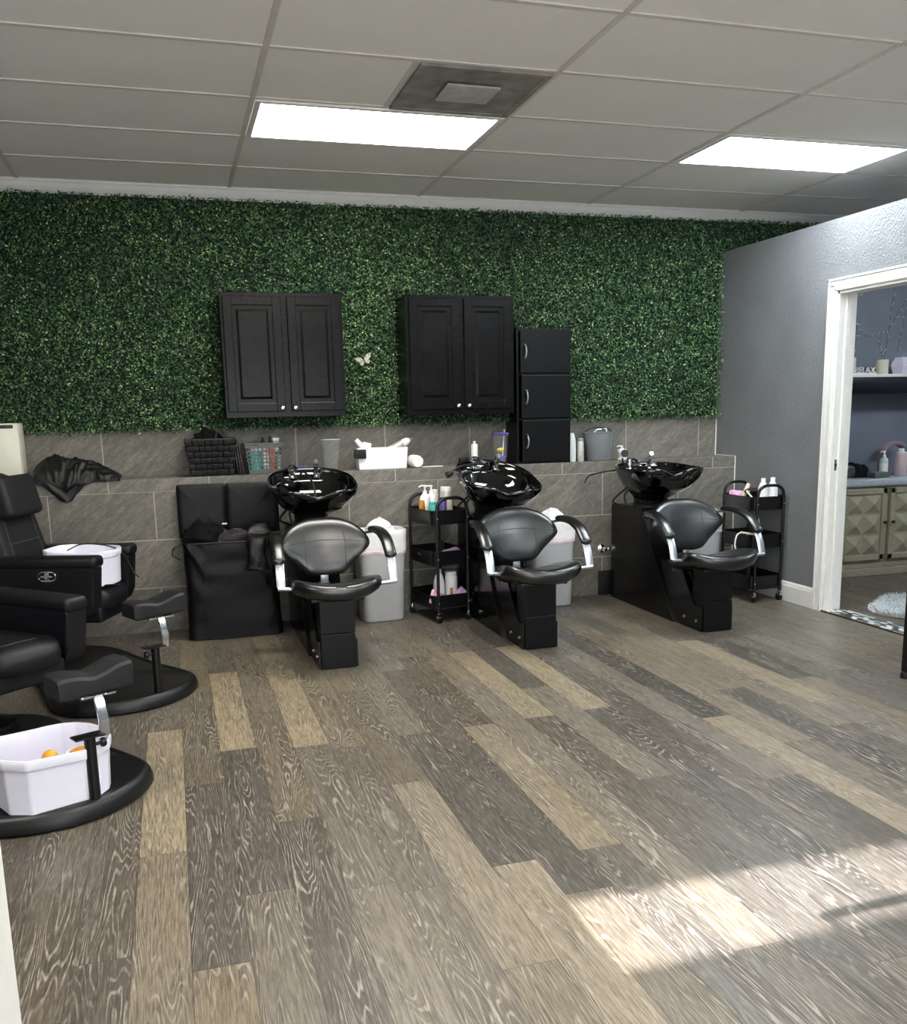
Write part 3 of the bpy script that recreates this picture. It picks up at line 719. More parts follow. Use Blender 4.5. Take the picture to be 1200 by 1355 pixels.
    part('seam', sm, 'stitch', back)
    hm = Matrix.Translation((-.20-.48*.24+.065, 0, .44+.5)) @ Matrix.Rotation(-.23, 4, 'Y')
    part('headrest', B().box(-.05, .05, -.175, .165, -.11, .11, .03, 4, mat=hm), 'softgrey', t)
    return t
AX = math.radians(-64)
FR = math.radians(-20)
r1 = recliner((-1.042, 2.005, 0), FR, AX-FR, 'black pedicure recliner farther back, with white basin on its seat', .635)
FN = math.radians(-45)
r2 = recliner((-1.236, .787, 0), FN, AX-FN, 'black pedicure recliner nearest the viewer, cut off by the left edge', .60, 1)

def foot_basin(loc, rz, label, rollers=True, sc_=1.):
    t = thing('foot_basin', loc, label, 'foot basin', rz, 'white plastic foot basins')
    ol0 = [(-.19, -.10), (-.19, .10), (-.135, .165), (.06, .175), (.115, .165), (.158, .135), (.187, .085), (.198, .03), (.198, -.03), (.187, -.085), (.158, -.135), (.115, -.165), (.06, -.175), (-.135, -.165)]
    ol = []
    for i in range(len(ol0)):      # slightly rounded corners
        a, b_, c = Vector(ol0[i-1]), Vector(ol0[i]), Vector(ol0[(i+1) % len(ol0)])
        for q in (.18, .09, .04):
            ol.append(tuple(b_.lerp(a, q)))
        for q in (.04, .09, .18): ol.append(tuple(b_.lerp(c, q)))
    prof = [(.05, .003), (.90, .003), (.93, .006), (.965, .145), (.97, .149), (.99, .151), (1., .155), (1.008, .182), (1.0, .187), (.965, .187), (.95, .181), (.935, .14), (.9, .02), (.86, .014), (.05, .014)]
    body = part('tub', B().puff([(x*sc_, y*sc_) for x, y in ol], prof, lambda x, y, h: (x, y, h+(.012*max(0, -x/.19) if h > .13 else 0))), 'basin', t)
    if rollers:
        hs = B().lathe([(.05, .014), (.05, .14), (.046, .148), (.038, .148), (.036, .13)], 24, (.085, -.062, 0))
        part('roller_housing', hs, 'basin', t)
        part('massage_roller', B().sphere((.085, -.062, .132), .037, sz=.8), 'orange', t, label='orange massage ball')
        part('massage_roller', B().sphere((-.013, -.045, .145), .027), 'orange', t, label='orange massage ball')
        part('massage_roller', B().sphere((-.045, .07, .036), .025), 'orange', t, label='orange massage ball')
    return t
foot_basin((-.945, .0, .0595), math.radians(28), 'white octagonal foot basin with orange massage balls on the near platform base')
fb2 = foot_basin((-.955, 1.965, .4645), math.radians(-20), 'white foot basin with black cord sitting on the far recliner seat', False, .93)
part('cord', B().tube([(-.06, -.06, .19), (0, .0, .215), (.09, .10, .19), (.15, .15, .14), (.2, .16, .03), (.235, .14, .008)], .0035, 8, smooth=6).tube([(.08, -.13, .006), (.17, -.09, .008), (.22, -.08, .004)], .0035, 8, smooth=5), 'rubber', fb2)

# ------------------------------------------------------------------ laundry hamper and clothes
hx0, hx1, hy0, hy1 = -.445, .125, 2.345, 2.66
t = thing('laundry_hamper', ((hx0+hx1)/2, (hy0+hy1)/2, 0), 'black nylon double laundry hamper with raised lid, overflowing with clothes', 'laundry hamper')
hw, hd = (hx1-hx0)/2, (hy1-hy0)/2
rg = []
NS = 30
for i in range(NS+1):
    z = .006+.585*i/NS; zz = i/NS; ring = []
    for (x, y) in superell(hw, hd, 9, 96):
        n = Vector((x, y, z)); f = .016*nz((x, y, z*.5), 7, 3)*math.sin(PI*min(1, zz*1.05))+.012*nz((x, y, z*.6), 18, 8)
        if y < -hd*.9:    # diagonal pulls from the top corners
            for cx_, dr_ in ((-.26, .55), (.02, -.5), (.06, .5)):
                d = (x-cx_)-dr_*(.59-z); f += .05*math.exp(-(d/.024)**2)*max(0, zz-.25)-.02*math.exp(-((d-.045)/.02)**2)*max(0, zz-.2)
            f -= .012*math.exp(-((x-.03)/.012)**2)
        sag = 1-.03*math.sin(PI*zz)
        ring.append((x*sag*(1+f*1.2), y*(1+f*2.2), z))
    rg.append(ring)
rg.append([(x*.98, y*.97, .593) for x, y in superell(hw, hd, 9, 96)]); rg.append([(x*.96, y*.94, .56) for x, y in superell(hw, hd, 9, 96)])
bag = part('bag', B().rings(rg), 'nylon', t)
part('rim_frame', B().tube([(x*1.0, y*1.0, .592) for x, y in superell(hw, hd, 9, 60)], .007, 8, closed=True), 'blackmetal', t)
def lid_panel(a, c):
    rg = []
    for k, y in ((.05, -.006), (.8, -.008), (.95, -.006), (1, 0), (.98, .008), (.5, .009), (.05, .009)):
        rg.append([((a+c)/2+x*k, hd+.012+y-.004*nz((x, z, 0), 11, a)*(k < .99), .755+z*k+(0)) for x, z in superell((c-a)/2, .17, 26, 96)])
    return B().rings(rg)
lid = part('lid', lid_panel(-hw-.01, .0), 'nylon', t); part('lid_flap', lid_panel(.001, hw+.04), 'nylon', lid)
part('care_tag', B().box(-.04, -.012, -.012, -.008, .685, .694), 'white', lid, label='small white tag')
part('side_strap', B().sweep([(-hw-.005, -.1, .585), (-hw-.05, -.12, .57), (-hw-.06, -.14, .53), (-hw-.015, -.14, .50)], .05, .006, (0, 1, 0)), 'nylon', t)
def heap(name, mat, cx, cy, z0, rx, ry, h, seed, label, cat, grp=None, fold=.35, nx=40, flap=None):
    rg = []
    for i in range(16):
        s = i/15; k = math.cos(s*PI/2)**.7 if i < 15 else .02
        ring = []
        for j in range(nx):
            a = 2*PI*j/nx; x, y = math.cos(a)*rx*k, math.sin(a)*ry*k
            f = 1+fold*nz((math.cos(a)*1.6, math.sin(a)*1.6, s*2.2), 1.3, seed)
            z = h*math.sin(s*PI/2)**.8*(1+fold*1.1*nz((x/rx, y/ry, 0), 2.2, seed+4))+.006*nz((x, y, s), 40, seed)
            zf = z0+max(z, .004+.002*i/15)
            ring.append((cx+x*f, cy+y*f, zf))
        rg.append(ring)
    b = B().rings(rg)
    if flap: flap(b)
    o = part(name, b, mat, None, ang=1.6); return tag(o, label, cat, grp)
heap('clothing_pile', 'cloth', -.30, 2.50, .565, .145, .12, .115, 2, 'crumpled black garment on the left of the overflowing hamper', 'clothing', fold=.3)
heap('towel', 'plum', -.13, 2.45, .565, .13, .09, .085, 9, 'crumpled plum grey towel in the middle of the hamper top', 'towel', fold=.3)
# leather jacket slung over the hamper's right front corner
def jk(b):
    pass
rg = []
for i in range(19):
    s = i/18
    path = [(.03, 2.44, .66), (.015, 2.35, .665), (-.002, 2.288, .62), (-.016, 2.268, .54), (-.02, 2.27, .46), (-.018, 2.272, .425)]
    P = catmull(path, 6); p = P[int(s*(len(P)-1))]
    wv = .066+.012*math.sin(s*7); th = .03
    ring = []
    for j in range(28):
        a = 2*PI*j/28
        f = 1+.3*nz((math.cos(a), math.sin(a), s*4), 1.4, 6)
        down = min(1, max(0, (s-.15)/.3))
        ring.append(p+Vector((math.cos(a)*wv*f, math.sin(a)*th*f*down, math.sin(a)*th*f*(1-down))))
    rg.append(ring)
b = B().rings(rg)
rg = []
for i in range(12):
    s = i/11; c = Vector((.035+.10*s, 2.42+.06*s, .625+.03*math.sin(s*PI)-.06*s*s)); r = .05*math.sin(PI*(.12+.8*s))+.008
    rg.append([c+Vector((.0, math.cos(a)*r*1.4, math.sin(a)*r))*(1+.35*nz((math.cos(a), math.sin(a), s*3), 1.5, 2)) for a in [2*PI*k_/20 for k_ in range(20)]])
b.rings(rg)
tag(part('leather_jacket', b, 'hide', None, ang=1.5), 'black leather jacket slung over the hamper corner beside the shampoo chair arm', 'jacket')

# ------------------------------------------------------------------ trash bins
def bin_(x, y, label, rz=0, crumple=True, seed=1):
    t = thing('trash_bin', (x, y, 0), label, 'trash bin', rz, 'grey trash bins with white liners')
    o = superell(.158, .115, 5, 64)
    b = B().puff(o, [(.05, .003), (.83, .003), (.86, .01), (.985, .49), (1.0, .56), (1.03, .565), (1.03, .578), (1.0, .58), (.97, .57), (.95, .48), (.85, .08), (.05, .06)], lambda x_, y_, h: (x_, y_, h))
    part('bin_body', b, 'bin', t)
    rg = []
    for k, h in ((1.0, .455), (1.03, .47), (1.035, .50), (1.035, .54), (1.055, .57), (1.05, .592), (1.01, .598), (.96, .588), (.93, .5)):
        rg.append([(x_*(k+.012*nz((x_, y_, h), 26, seed)*(h < .56)), y_*(k+.016*nz((x_, y_, h), 26, seed)*(h < .56)), h+(.018*nz((x_, y_, 0), 9, seed+2) if h < .48 else .0)) for x_, y_ in o])
    lin = part('liner', B().rings(rg, False, False), 'liner', t, label='white bag folded over the rim')
    rg = [[(x_*k, y_*k, h+(.018*nz((x_, y_, 0), 9, seed+2))) for x_, y_ in o] for k, h in ((.99, .443), (1.018, .443), (1.03, .458), (1.0, .462))]
    part('liner_hem', B().rings(rg, False, False), 'linerpink', lin, label='pale pink liner hem')
    if crumple:
        rg = []
        for i in range(14):
            s = i/13
            rg.append([(math.cos(a)*(.115*(1-s)**.55+.002)*(1+.5*nz((math.cos(a)*2, math.sin(a)*2, s*3), 1.2, seed)), math.sin(a)*(.075*(1-s)**.55+.002)*(1+.4*nz((math.cos(a)*2, math.sin(a)*2, s*3), 1.2, seed+2)), .575+.085*s*(1+.3*nz((math.cos(a), math.sin(a), s), 2.5, seed))) for a in [2*PI*k_/36 for k_ in range(36)]])
        part('crumpled_bag', B().rings(rg), 'liner', t, ang=1.5)
    return t
bin_(.785, 2.545, 'grey plastic trash bin between leftmost shampoo chair and the loaded cart', math.radians(4), seed=3)
bin_(1.985, 2.56, 'grey plastic trash bin behind the middle shampoo chair', math.radians(-3), seed=12)
bin_(3.13, 2.555, 'grey plastic trash bin behind the rightmost shampoo chair', 0, seed=21)

# ------------------------------------------------------------------ three-tier carts
def cart(loc, rz, label, W=.215, L=.36):
    t = thing('utility_cart', loc, label, 'cart', rz, 'black three-tier rolling carts')
    w, l = W/2, L/2
    def tray(z):
        o = superell(w+.03, l+.012, 8, 56)
        return B().puff(o, [(.05, z), (.95, z), (.975, z+.006), (1, z+.085), (1.012, z+.088), (1.012, z+.092), (.985, z+.092), (.965, z+.012), (.93, z+.007), (.05, z+.007)], lambda x, y, h: (x, y, h))
    for z in (.088, .372, .632): part('tray', tray(z), 'blackmetal', t, ang=.5)
    for sy in (-1, 1):
        yy = sy*(l+.018)
        path = [(-w, yy, .07), (-w, yy, .40), (-w, yy, .72), (-w+.012, yy, .768), (-w+.05, yy, .795), (0, yy, .80), (w-.05, yy, .795), (w-.012, yy, .768), (w, yy, .72), (w, yy, .40), (w, yy, .07)]
        b = B()
        P = [Vector(path[0]), Vector(path[1])]+catmull(path[2:9], 5)+[Vector(path[9]), Vector(path[10])]
        b.tube(P, .0105, 10); b.tube([(-w, yy, .095), (w, yy, .095)], .007, 8)
        fr = part('end_frame', b, 'blackmetal', t)
        for sx in (-1, 1):
            for z in (.13, .415, .675): part('screw', B().sphere((sx*w, yy-.011 if sy < 0 else yy+.011, z), .004, n=8), 'brushed', fr)
        for sx in (-1, 1):
            c = B().box(-.011, .011, -.016, .016, .034, .060, .004).cyl((0, 0, .055), (0, 0, .075), .006, n=8)
            cs = part('caster', c, 'chrome', t, (sx*w, yy, 0), (0, 0, .6*sx+.5*sy), label='chrome caster fork with black wheel')
            part('wheel', B().cyl((-.009, 0.006, .0255), (.009, .006, .0255), .025, n=18), 'rubber', cs)
    return t
C1 = (1.165, 2.47); a1 = math.radians(11)
cart((C1[0], C1[1], 0), a1, 'black three-tier rolling cart crowded with bottles, between grey bin and middle station')
C2 = (3.395, 2.265)
cart((C2[0], C2[1], 0), 0, 'black three-tier rolling cart holding two white bottles, against the grey partition', .205, .36)
def loc1(u, v, z):
    return (C1[0]+u*math.cos(a1)-v*math.sin(a1), C1[1]+u*math.sin(a1)+v*math.cos(a1), z)

# bottles and jars ------------------------------------------------
def bottle(loc, r, h, mat, label, shape='round', cap='pump', capmat='whitep', band=None, rz=0, grp=None, name='bottle', cat='bottle', tilt=None):
    t = thing(name, loc, label, cat, rz, grp)
    if tilt: t.rotation_euler = tilt
    pr = {'round': [(.02*r/.03, .0), (.9*r, 0), (r, .006), (r, h*.72), (r*.9, h*.8), (r*.5, h*.88), (r*.36, h*.91), (r*.36, h*.95)],
          'tall': [(.02, 0), (.92*r, 0), (r, .005), (r, h*.84), (r*.92, h*.87), (r*.5, h*.885), (r*.5, h*.9)],
          'cone': [(.02, 0), (.88*r, 0), (.97*r, .008), (r, h*.3), (r*.98, h*.55), (r*.86, h*.7), (r*.62, h*.82), (r*.42, h*.88), (r*.4, h*.9)],
          'tube': [(.02, 0), (.6*r, 0), (.7*r, .004), (.72*r, h*.16), (r, h*.2), (r, h*.7), (r*.8, h*.99)]}[shape]
    pr = [(min(a, r) if a != .02 else r*.1, z) for a, z in pr]
    part('bottle_body', B().lathe(pr, 20, sy=.72 if shape in ('tube',) else 1), mat, t)
    if band: part('bottle_label', B().lathe([(r*1.012, h*.18), (r*1.015, h*.19), (r*1.015, h*.6), (r*1.012, h*.61)], 20), band, t)
    if cap == 'pump':
        b = B().lathe([(r*.42, h*.9), (r*.42, h*.98), (r*.18, h), (r*.16, h*1.1), (r*.3, h*1.12), (r*.3, h*1.17), (.002, h*1.18)], 14).tube([(0, 0, h*1.145), (-r*.7, 0, h*1.155), (-r*1.15, 0, h*1.11)], r*.14, 8, smooth=3)
        part('pump', b, capmat, t)
    elif cap == 'cap':
        part('cap', B().lathe([(r*.44, h*.87), (r*.44, h*.99), (r*.4, h), (.002, h)], 16), capmat, t)
    elif cap == 'disc':
        part('cap', B().lathe([(r*.9, h*.84), (r*.93, h*.85), (r*.93, h*.99), (r*.88, h), (.002, h)], 18), capmat, t)
    elif cap == 'trigger':
        b = B().cyl((0, 0, h*.88), (0, 0, h), r*.42, n=12).box(-r*1.0, r*.5, -r*.25, r*.25, h, h*1.1, .003).box(-r*.8, -r*.55, -r*.12, r*.12, h*.86, h*1.02, .002)
        part('trigger', b, capmat, t)
    return t
gc = 'hair products on the top tray of the loaded cart'
zt = .640
bottle(loc1(-.098, .03, zt), .022, .135, 'amber', 'small amber tube at the left end of the loaded cart top tray', 'tube', None, grp=gc, rz=.4)
bottle(loc1(-.06, .06, zt), .034, .195, 'whitep', 'white pump bottle at left of the loaded cart top tray', 'round', 'pump', grp=gc)
bottle(loc1(.0, .09, zt), .034, .19, 'whitep', 'white pump bottle at centre of the loaded cart top tray', 'round', 'pump', grp=gc)
bottle(loc1(-.055, -.04, zt), .024, .125, 'teal', 'teal bottle in front on the loaded cart top tray', 'tall', 'disc', 'teal', grp=gc)
bottle(loc1(.02, -.04, zt), .024, .15, 'purple', 'purple bottle with black cap on the loaded cart top tray', 'tall', 'disc', 'plasticblk', grp=gc)
bottle(loc1(.075, .02, zt), .04, .215, 'silver', 'wide pale silver bottle at right on the loaded cart top tray', 'tall', 'disc', 'whitep', 'cream', grp=gc)
bottle(loc1(.04, .13, zt), .028, .19, 'whitep', 'white capped bottle at the back of the loaded cart top tray', 'tall', 'disc', 'whitep', grp=gc)
gb = 'white bottles on the bottom tray of the loaded cart'
bottle(loc1(-.038, -.07, .096), .038, .235, 'whitep', 'white tapered bottle at left in the loaded cart bottom tray', 'cone', 'cap', grp=gb)
bottle(loc1(.05, -.07, .096), .04, .215, 'whitep', 'white bottle with gold label at right in the loaded cart bottom tray', 'tall', 'disc', grp=gb, band=None)
part('gold_label', B().box(-.018, .0, -.0415, -.036, .04, .11, .001), 'amber', bpy.data.objects['bottle.008'], label='small gold label') if 'bottle.008' in bpy.data.objects else None
def packet(loc, sx, sy, mat, rot, label, seed, name='packet', grp=None):
    b = B(); rg = []
    for k, h in ((.05, 0), (.9, .0), (1, .004), (.9, .010), (.05, .014)):
        rg.append([(x*k, y*k, h+.006*nz((x, y, 0), 30, seed)) for x, y in superell(sx/2, sy/2, 8, 32)])
    o = part(name, b.rings(rg), mat, None, loc, rot); return tag(o, label, 'packet', grp)
packet(loc1(-.085, -.12, .15), .10, .10, 'pink', (1.2, .5, .2), 'pink printed sachet standing in the loaded cart bottom tray', 2)
packet(loc1(.085, -.12, .15), .11, .08, 'lilac', (1.15, -.6, .3), 'lilac sachet leaning at right of the loaded cart bottom tray', 5)
packet(loc1(-.06, -.01, .408), .16, .13, 'plum', (.35, .1, .5), 'dark plum sachet in the loaded cart middle tray', 7)
packet(loc1(.05, -.1, .435), .13, .08, 'lilac', (.5, -.15, .35), 'pale sachet in front in the loaded cart middle tray', 9)
packet(loc1(.07, .1, .42), .05, .14, 'brown', (1.4, 0, .2), 'brown card standing at the back of the loaded cart middle tray', 11)
# second cart
g2 = 'white bottles on the partition cart'
bottle((3.375, 2.13, .640), .036, .205, 'whitep', 'left white bottle of the pair on the cart by the partition', 'cone', 'cap', grp=g2)
bottle((3.465, 2.15, .640), .036, .205, 'whitep', 'right white bottle of the pair, closest to the grey partition', 'cone', 'cap', grp=g2)
packet((3.345, 2.40, .70), .10, .09, 'pink', (1.25, .1, -.2), 'pink crumpled packet in the partition cart top tray', 14)
bottle((3.35, 2.345, .655), .018, .15, 'cream', 'cream tube leaning in the partition cart top tray', 'tube', 'cap', 'cream', tilt=(.0, .4, 0), name='tube', cat='tube')
t = thing('flat_iron', (3.40, 2.29, .728), 'maroon hair tool with white cable lying on the partition cart', 'hair tool', .3)
part('tool_body', B().sphere((0, 0, .018), .075, sx=1., sy=.5, sz=.3, n=20), 'marron', t)
part('cable', B().tube([(-.05, -.02, .014), (-.12, -.05, .025), (-.135, -.12, -.03), (-.13, -.16, -.15), (-.10, -.15, -.21), (-.05, -.10, -.27)], .0055, 8, smooth=6), 'cream', t, label='white power cable')
t = thing('white_cable', (3.26, 2.17, .468), 'white cable with flat plug looping over the partition cart middle tray', 'cable')
part('plug_strip', B().box(-.02, .12, -.012, .012, .0, .012, .003, mat=Matrix.Rotation(.2, 4, 'Y')), 'cream', t)
part('cord', B().tube([(-.02, 0, .008), (-.065, -.02, -.01), (-.095, -.05, -.08), (-.06, -.06, -.16)], .0055, 8, smooth=6).tube([(.02, 0, .0), (.04, -.03, -.03), (.045, -.04, -.12)], .004, 8, smooth=6), 'cream', t)
packet((3.36, 2.2, .108), .12, .09, 'warmbase', (.1, .05, .2), 'folded white paper in the partition cart bottom tray', 16, 'paper')
# ------------------------------------------------------------------ things on the tile ledge
ZL = .9652
t = thing('towel_warmer', (-1.50, 2.86, ZL), 'ivory towel warmer box with dark top slot on the ledge behind the far recliner', 'towel warmer')
part('housing', B().box(-.175, .175, -.115, .1, 0.008, .355, .008), 'ivory', t)
part('door', B().box(-.17, .17, -.124, -.116, .012, .318, .003), 'ivory', t)
part('control_slot', B().box(.06, .15, -.119, -.115, .327, .347, .003), 'screen', t, label='dark oval control slot')
part('badge', B().box(.085, .145, -.126, -.124, .034, .042), 'greybox', t)
for sx in (-.14, .14): part('foot', B().cyl((sx, -.09, 0), (sx, -.09, .01), .012, n=10), 'rubber', t)
# black cape draped over the ledge edge
rg = []
nx, ny = 90, 44
def cape(u, v):
    x = -1.27+.49*u
    prof = math.sin(PI*min(1, max(0, u))**.62)
    hang = .115*math.exp(-((u-.36)/.17)**2)
    y_back = 2.95; 
    L_ = .20+hang
    s = v*(L_+.03)
    top = .145*prof**.55*(1-.25*u)
    if s < .215: y = y_back-s*1.02; z = ZL+.012+top*math.sin(PI*min(1, s/.30))**.7*(1-(s/.215)**6*.75)
    else: y = y_back-.2193-.014*min(1, (s-.215)/.02); z = ZL+.010-(s-.215)
    f = nz((u*3, v*3, 0), 2.0, 4)
    rd = (1-abs(nz((u*2.2+v*1.3, v*1.1-u*.6, .3), 2.6, 11)))**5+.5*(1-abs(nz((u*3+v*2.2, v*2-u*1.6, .7), 3.4, 5)))**6
    z += (.02*f+.019*(rd-.4))*min(1, prof*1.6)*min(1, s/.06) if s < .2 else 0
    y += -.012*abs(f)-.014*rd if s >= .2 else 0
    return Vector((x+.02*nz((u, v, 0), 4, 9), min(y, 2.975), max(z, ZL+.008) if s < .21 else z))
b = B(); V = [[b.bm.verts.new(cape(i/nx, j/ny)) for i in range(nx+1)] for j in range(ny+1)]
for j in range(ny):
    for i in range(nx): b.bm.faces.new((V[j][i], V[j][i+1], V[j+1][i+1], V[j+1][i]))
o = part('salon_cape', b, 'cape_cloth', None, ang=1.5); sm_ = o.modifiers.new('thick', 'SOLIDIFY'); sm_.thickness = .006; sm_.offset = 1
tag(o, 'black cloth cape heaped on the ledge and hanging over its edge', 'cape')
# woven basket
t = thing('woven_basket', (-.225, 2.845, ZL), 'black woven strap basket full of dark things on the ledge', 'basket')
def wb(u, v, off):     # perimeter 0..4, v 0..1
    k = int(u) % 4; f = u-int(u); w0, d0 = .125+.028*v, .08+.018*v; z = .003+.225*v
    w0 += off; d0 += off
    P = [(-w0, -d0), (w0, -d0), (w0, d0), (-w0, d0)]; a, c = P[k], P[(k+1) % 4]
    return Vector((a[0]+(c[0]-a[0])*f, a[1]+(c[1]-a[1])*f, z))
b = B(); nv = 6
for k in range(4):
    nu = 8 if k % 2 == 0 else 5
    for i in range(nu):
        for j in range(nv):
            o_ = .005 if (i+j) % 2 else -.001
            u0, u1, v0, v1 = k+(i+.02)/nu, k+(i+.98)/nu, (j+.04)/nv, (j+.96)/nv
            u0 = min(u0, k+.999); u1 = min(u1, k+.9999); um = (u0+u1)/2; vm = (v0+v1)/2
            A = [wb(u0, v0, o_), wb(u1, v0, o_), wb(u1, v1, o_), wb(u0, v1, o_)]; I = [wb(u0+.04/nu*3, v0+.02, o_+.004), wb(u1-.04/nu*3, v0+.02, o_+.004), wb(u1-.04/nu*3, v1-.02, o_+.004), wb(u0+.04/nu*3, v1-.02, o_+.004)]
            va = [b.bm.verts.new(p) for p in A]; vi = [b.bm.verts.new(p) for p in I]; b.bm.faces.new(vi)
            for q in range(4): b.bm.faces.new((va[q], va[(q+1) % 4], vi[(q+1) % 4], vi[q]))
part('weave', b, 'weave', t)
b = B().rings([[wb(q, v, -.004) for q in (0, .9999, 1.9999, 2.9999)] for v in (0.0, 1.0)], True, False); part('lining', b, 'cloth', t, smooth=False)
part('rim', B().tube([wb(q, 1., .0) for q in (0, .5, .9999, 1.5, 1.9999, 2.5, 2.9999, 3.5)], .007, 8, closed=True), 'weave', t)
part('handle', B().tube([(.03, -.09, .225), (.04, -.085, .27), (.07, -.08, .275), (.1, -.08, .24), (.105, -.085, .222)], .007, 8, smooth=5), 'weave', t)
heap('black_bundle', 'cloth', -.235, 2.845, ZL+.20, .085, .055, .085, 6, 'bundled black cloth sticking out of the woven basket', 'cloth', fold=.35)
heap('black_bundle', 'cloth', -.325, 2.84, ZL+.205, .035, .04, .03, 16, 'small black cloth at the left rim of the woven basket', 'cloth', fold=.3)
gk = 'thin dark folders between the two baskets'
for i, x in enumerate((-.062, -.047, -.033)):
    o = part('folder', B().box(-.004, .004, -.07, .07, 0, .20-.01*i, .001), 'brown' if i else 'screen', None, (x, 2.845, ZL+.001), (0, -.10, 0)); tag(o, ('leftmost thin black folder leaning against the woven basket', 'thin brown folder leaning, middle of the three between the baskets', 'thin brown folder leaning closest to the perforated basket')[i], 'folder', gk)
# perforated basket
t = thing('perforated_basket', (.105, 2.845, ZL), 'grey plastic basket with round holes holding bottles on the ledge', 'basket')
def pb(u, v, off=0):
    w0, d0, z = .098+.024*v+off, .075+.018*v+off, .003+.19*v
    return w0, d0, z
def perim(u, v):
    k = int(u) % 4; f = u-int(u); w0, d0, z = pb(u, v)
    P = [(-w0, -d0), (w0, -d0), (w0, d0), (-w0, d0)]; a, c = P[k], P[(k+1) % 4]
    return Vector((a[0]+(c[0]-a[0])*f, a[1]+(c[1]-a[1])*f, z))
b = B(); NU, NV = 9, 8
for k in range(4):
    nu = NU if k % 2 == 0 else 7
    for i in range(nu):
        for j in range(NV):
            v0, v1 = j/NV, (j+1)/NV; u0, u1 = i/nu, (i+1)/nu
            sq = [(u0, v0), ((u0+u1)/2, v0), (u1, v0), (u1, (v0+v1)/2), (u1, v1), ((u0+u1)/2, v1), (u0, v1), (u0, (v0+v1)/2)]
            rr = (.39+.07*math.sin(i*5.1+j*3.7+k)) if 0 < j < NV-1 else .0
            cu, cv = (u0+u1)/2, (v0+v1)/2
            g_ = lambda u, v: perim(k+min(.9999, max(0, u)), v)
            so_ = [b.bm.verts.new(g_(*p)) for p in sq]
            if rr == 0: b.bm.faces.new(so_); continue
            ci = [b.bm.verts.new(g_(cu+rr*(u1-u0)*math.cos(-3*PI/4+q*PI/4), cv+rr*(v1-v0)*math.sin(-3*PI/4+q*PI/4))) for q in range(8)]
            for q in range(8): b.bm.faces.new((so_[q], so_[(q+1) % 8], ci[(q+1) % 8], ci[q]))
w0, d0, z = pb(0, 0); b.quad([(-w0, -d0, z), (w0, -d0, z), (w0, d0, z), (-w0, d0, z)])
o = part('basket_wall', b, 'basket', t, smooth=False); md = o.modifiers.new('thick', 'SOLIDIFY'); md.thickness = .0025
part('rim', B().tube([perim(q, 1.) for q in (0, .9999, 1.9999, 2.9999)], .005, 8, closed=True), 'basket', t)
gp = 'bottles inside the perforated basket'
bz = ZL+.006
bottle((.05, 2.812, bz), .041, .165, 'teal', 'teal bottle at the left inside the perforated basket', 'tall', 'disc', 'whitep', grp=gp)
bottle((.112, 2.803, bz), .022, .165, 'whitep', 'slim white bottle second from left in the perforated basket', 'tall', 'disc', 'whitep', grp=gp)
bottle((.152, 2.806, bz), .022, .175, 'redp', 'coral red bottle in the middle of the perforated basket', 'tall', 'disc', 'redp', grp=gp)
bottle((.075, 2.87, bz), .036, .18, 'whitep', 'round white jug at the back of the perforated basket', 'cone', None, grp=gp)
bottle((.11, 2.89, bz), .02, .225, 'plasticblk', 'tall thin black bottle at the back of the perforated basket', 'cone', 'cap', 'plasticblk', grp=gp)
bottle((.155, 2.885, bz), .02, .23, 'plasticblk', 'tall black bottle right of centre in the perforated basket', 'cone', 'cap', 'plasticblk', grp=gp)
bottle((.185, 2.86, bz), .028, .20, 'candle', 'pale spray bottle with trigger at the right in the perforated basket', 'cone', 'trigger', 'whitep', grp=gp, rz=PI)
bottle((.192, 2.80, bz), .018, .13, 'silver', 'short silver can at the right inside the perforated basket', 'tall', 'disc', 'plasticblk', grp=gp)
# folded purple cloth
o = part('purple_cloth', B().puff(superell(.072, .05, 5, 32), [(.05, 0), (.95, 0), (1, .008), (.96, .014), (.99, .02), (.97, .03), (.8, .036), (.05, .036)], lambda x, y, h: (x, y, h+.006*nz((x, y, h), 25, 3))), 'purple', None, (.315, 2.85, ZL), (0, 0, .1))
tag(o, 'folded purple cloth on the ledge behind the leftmost bowl', 'cloth')
def vessel(loc, r0, r1, h, label, cat, name, lid=None, th=.003):
    t = thing(name, loc, label, cat)
    b = B().lathe([(.004, 0), (r0*.9, 0), (r0, .004), (r1, h), (r1-th, h), (r0-th, .01), (.004, .008)], 28)
    part('cup', b, 'glass', t)
    return t
t = vessel((.545, 2.845, ZL), .044, .064, .205, 'empty clear plastic pitcher on the ledge right of the leftmost bowl', 'pitcher', 'pitcher')
part('rim', B().tube([(math.cos(2*PI*k_/28)*.0625, math.sin(2*PI*k_/28)*.0625, .205) for k_ in range(28)], .0018, 6, closed=True), 'candle', t)
t = vessel((1.735, 2.84, ZL), .04, .06, .21, 'clear tumbler with purple lid and straw on the ledge beside the tall cabinet', 'tumbler', 'tumbler')
part('lid', B().lathe([(.004, .198), (.054, .198), (.058, .204), (.062, .21), (.056, .218), (.004, .22)], 24), 'purple', t, label='purple lid')
part('straw', B().tube([(.01, 0, .012), (.03, 0, .24)], .004, 8), 'whitep', t)
part('lemon_slice', B().sphere((.0, 0, .10), .028, sx=1, sy=.7, sz=.5), pmat('lemon_yellow', '#d8c94a', .4), t, label='yellow fruit motif')
part('tinted_base', B().lathe([(.004, .011), (.036, .011), (.04, .06), (.004, .06)], 20), 'purple', t, label='purple tinted base')
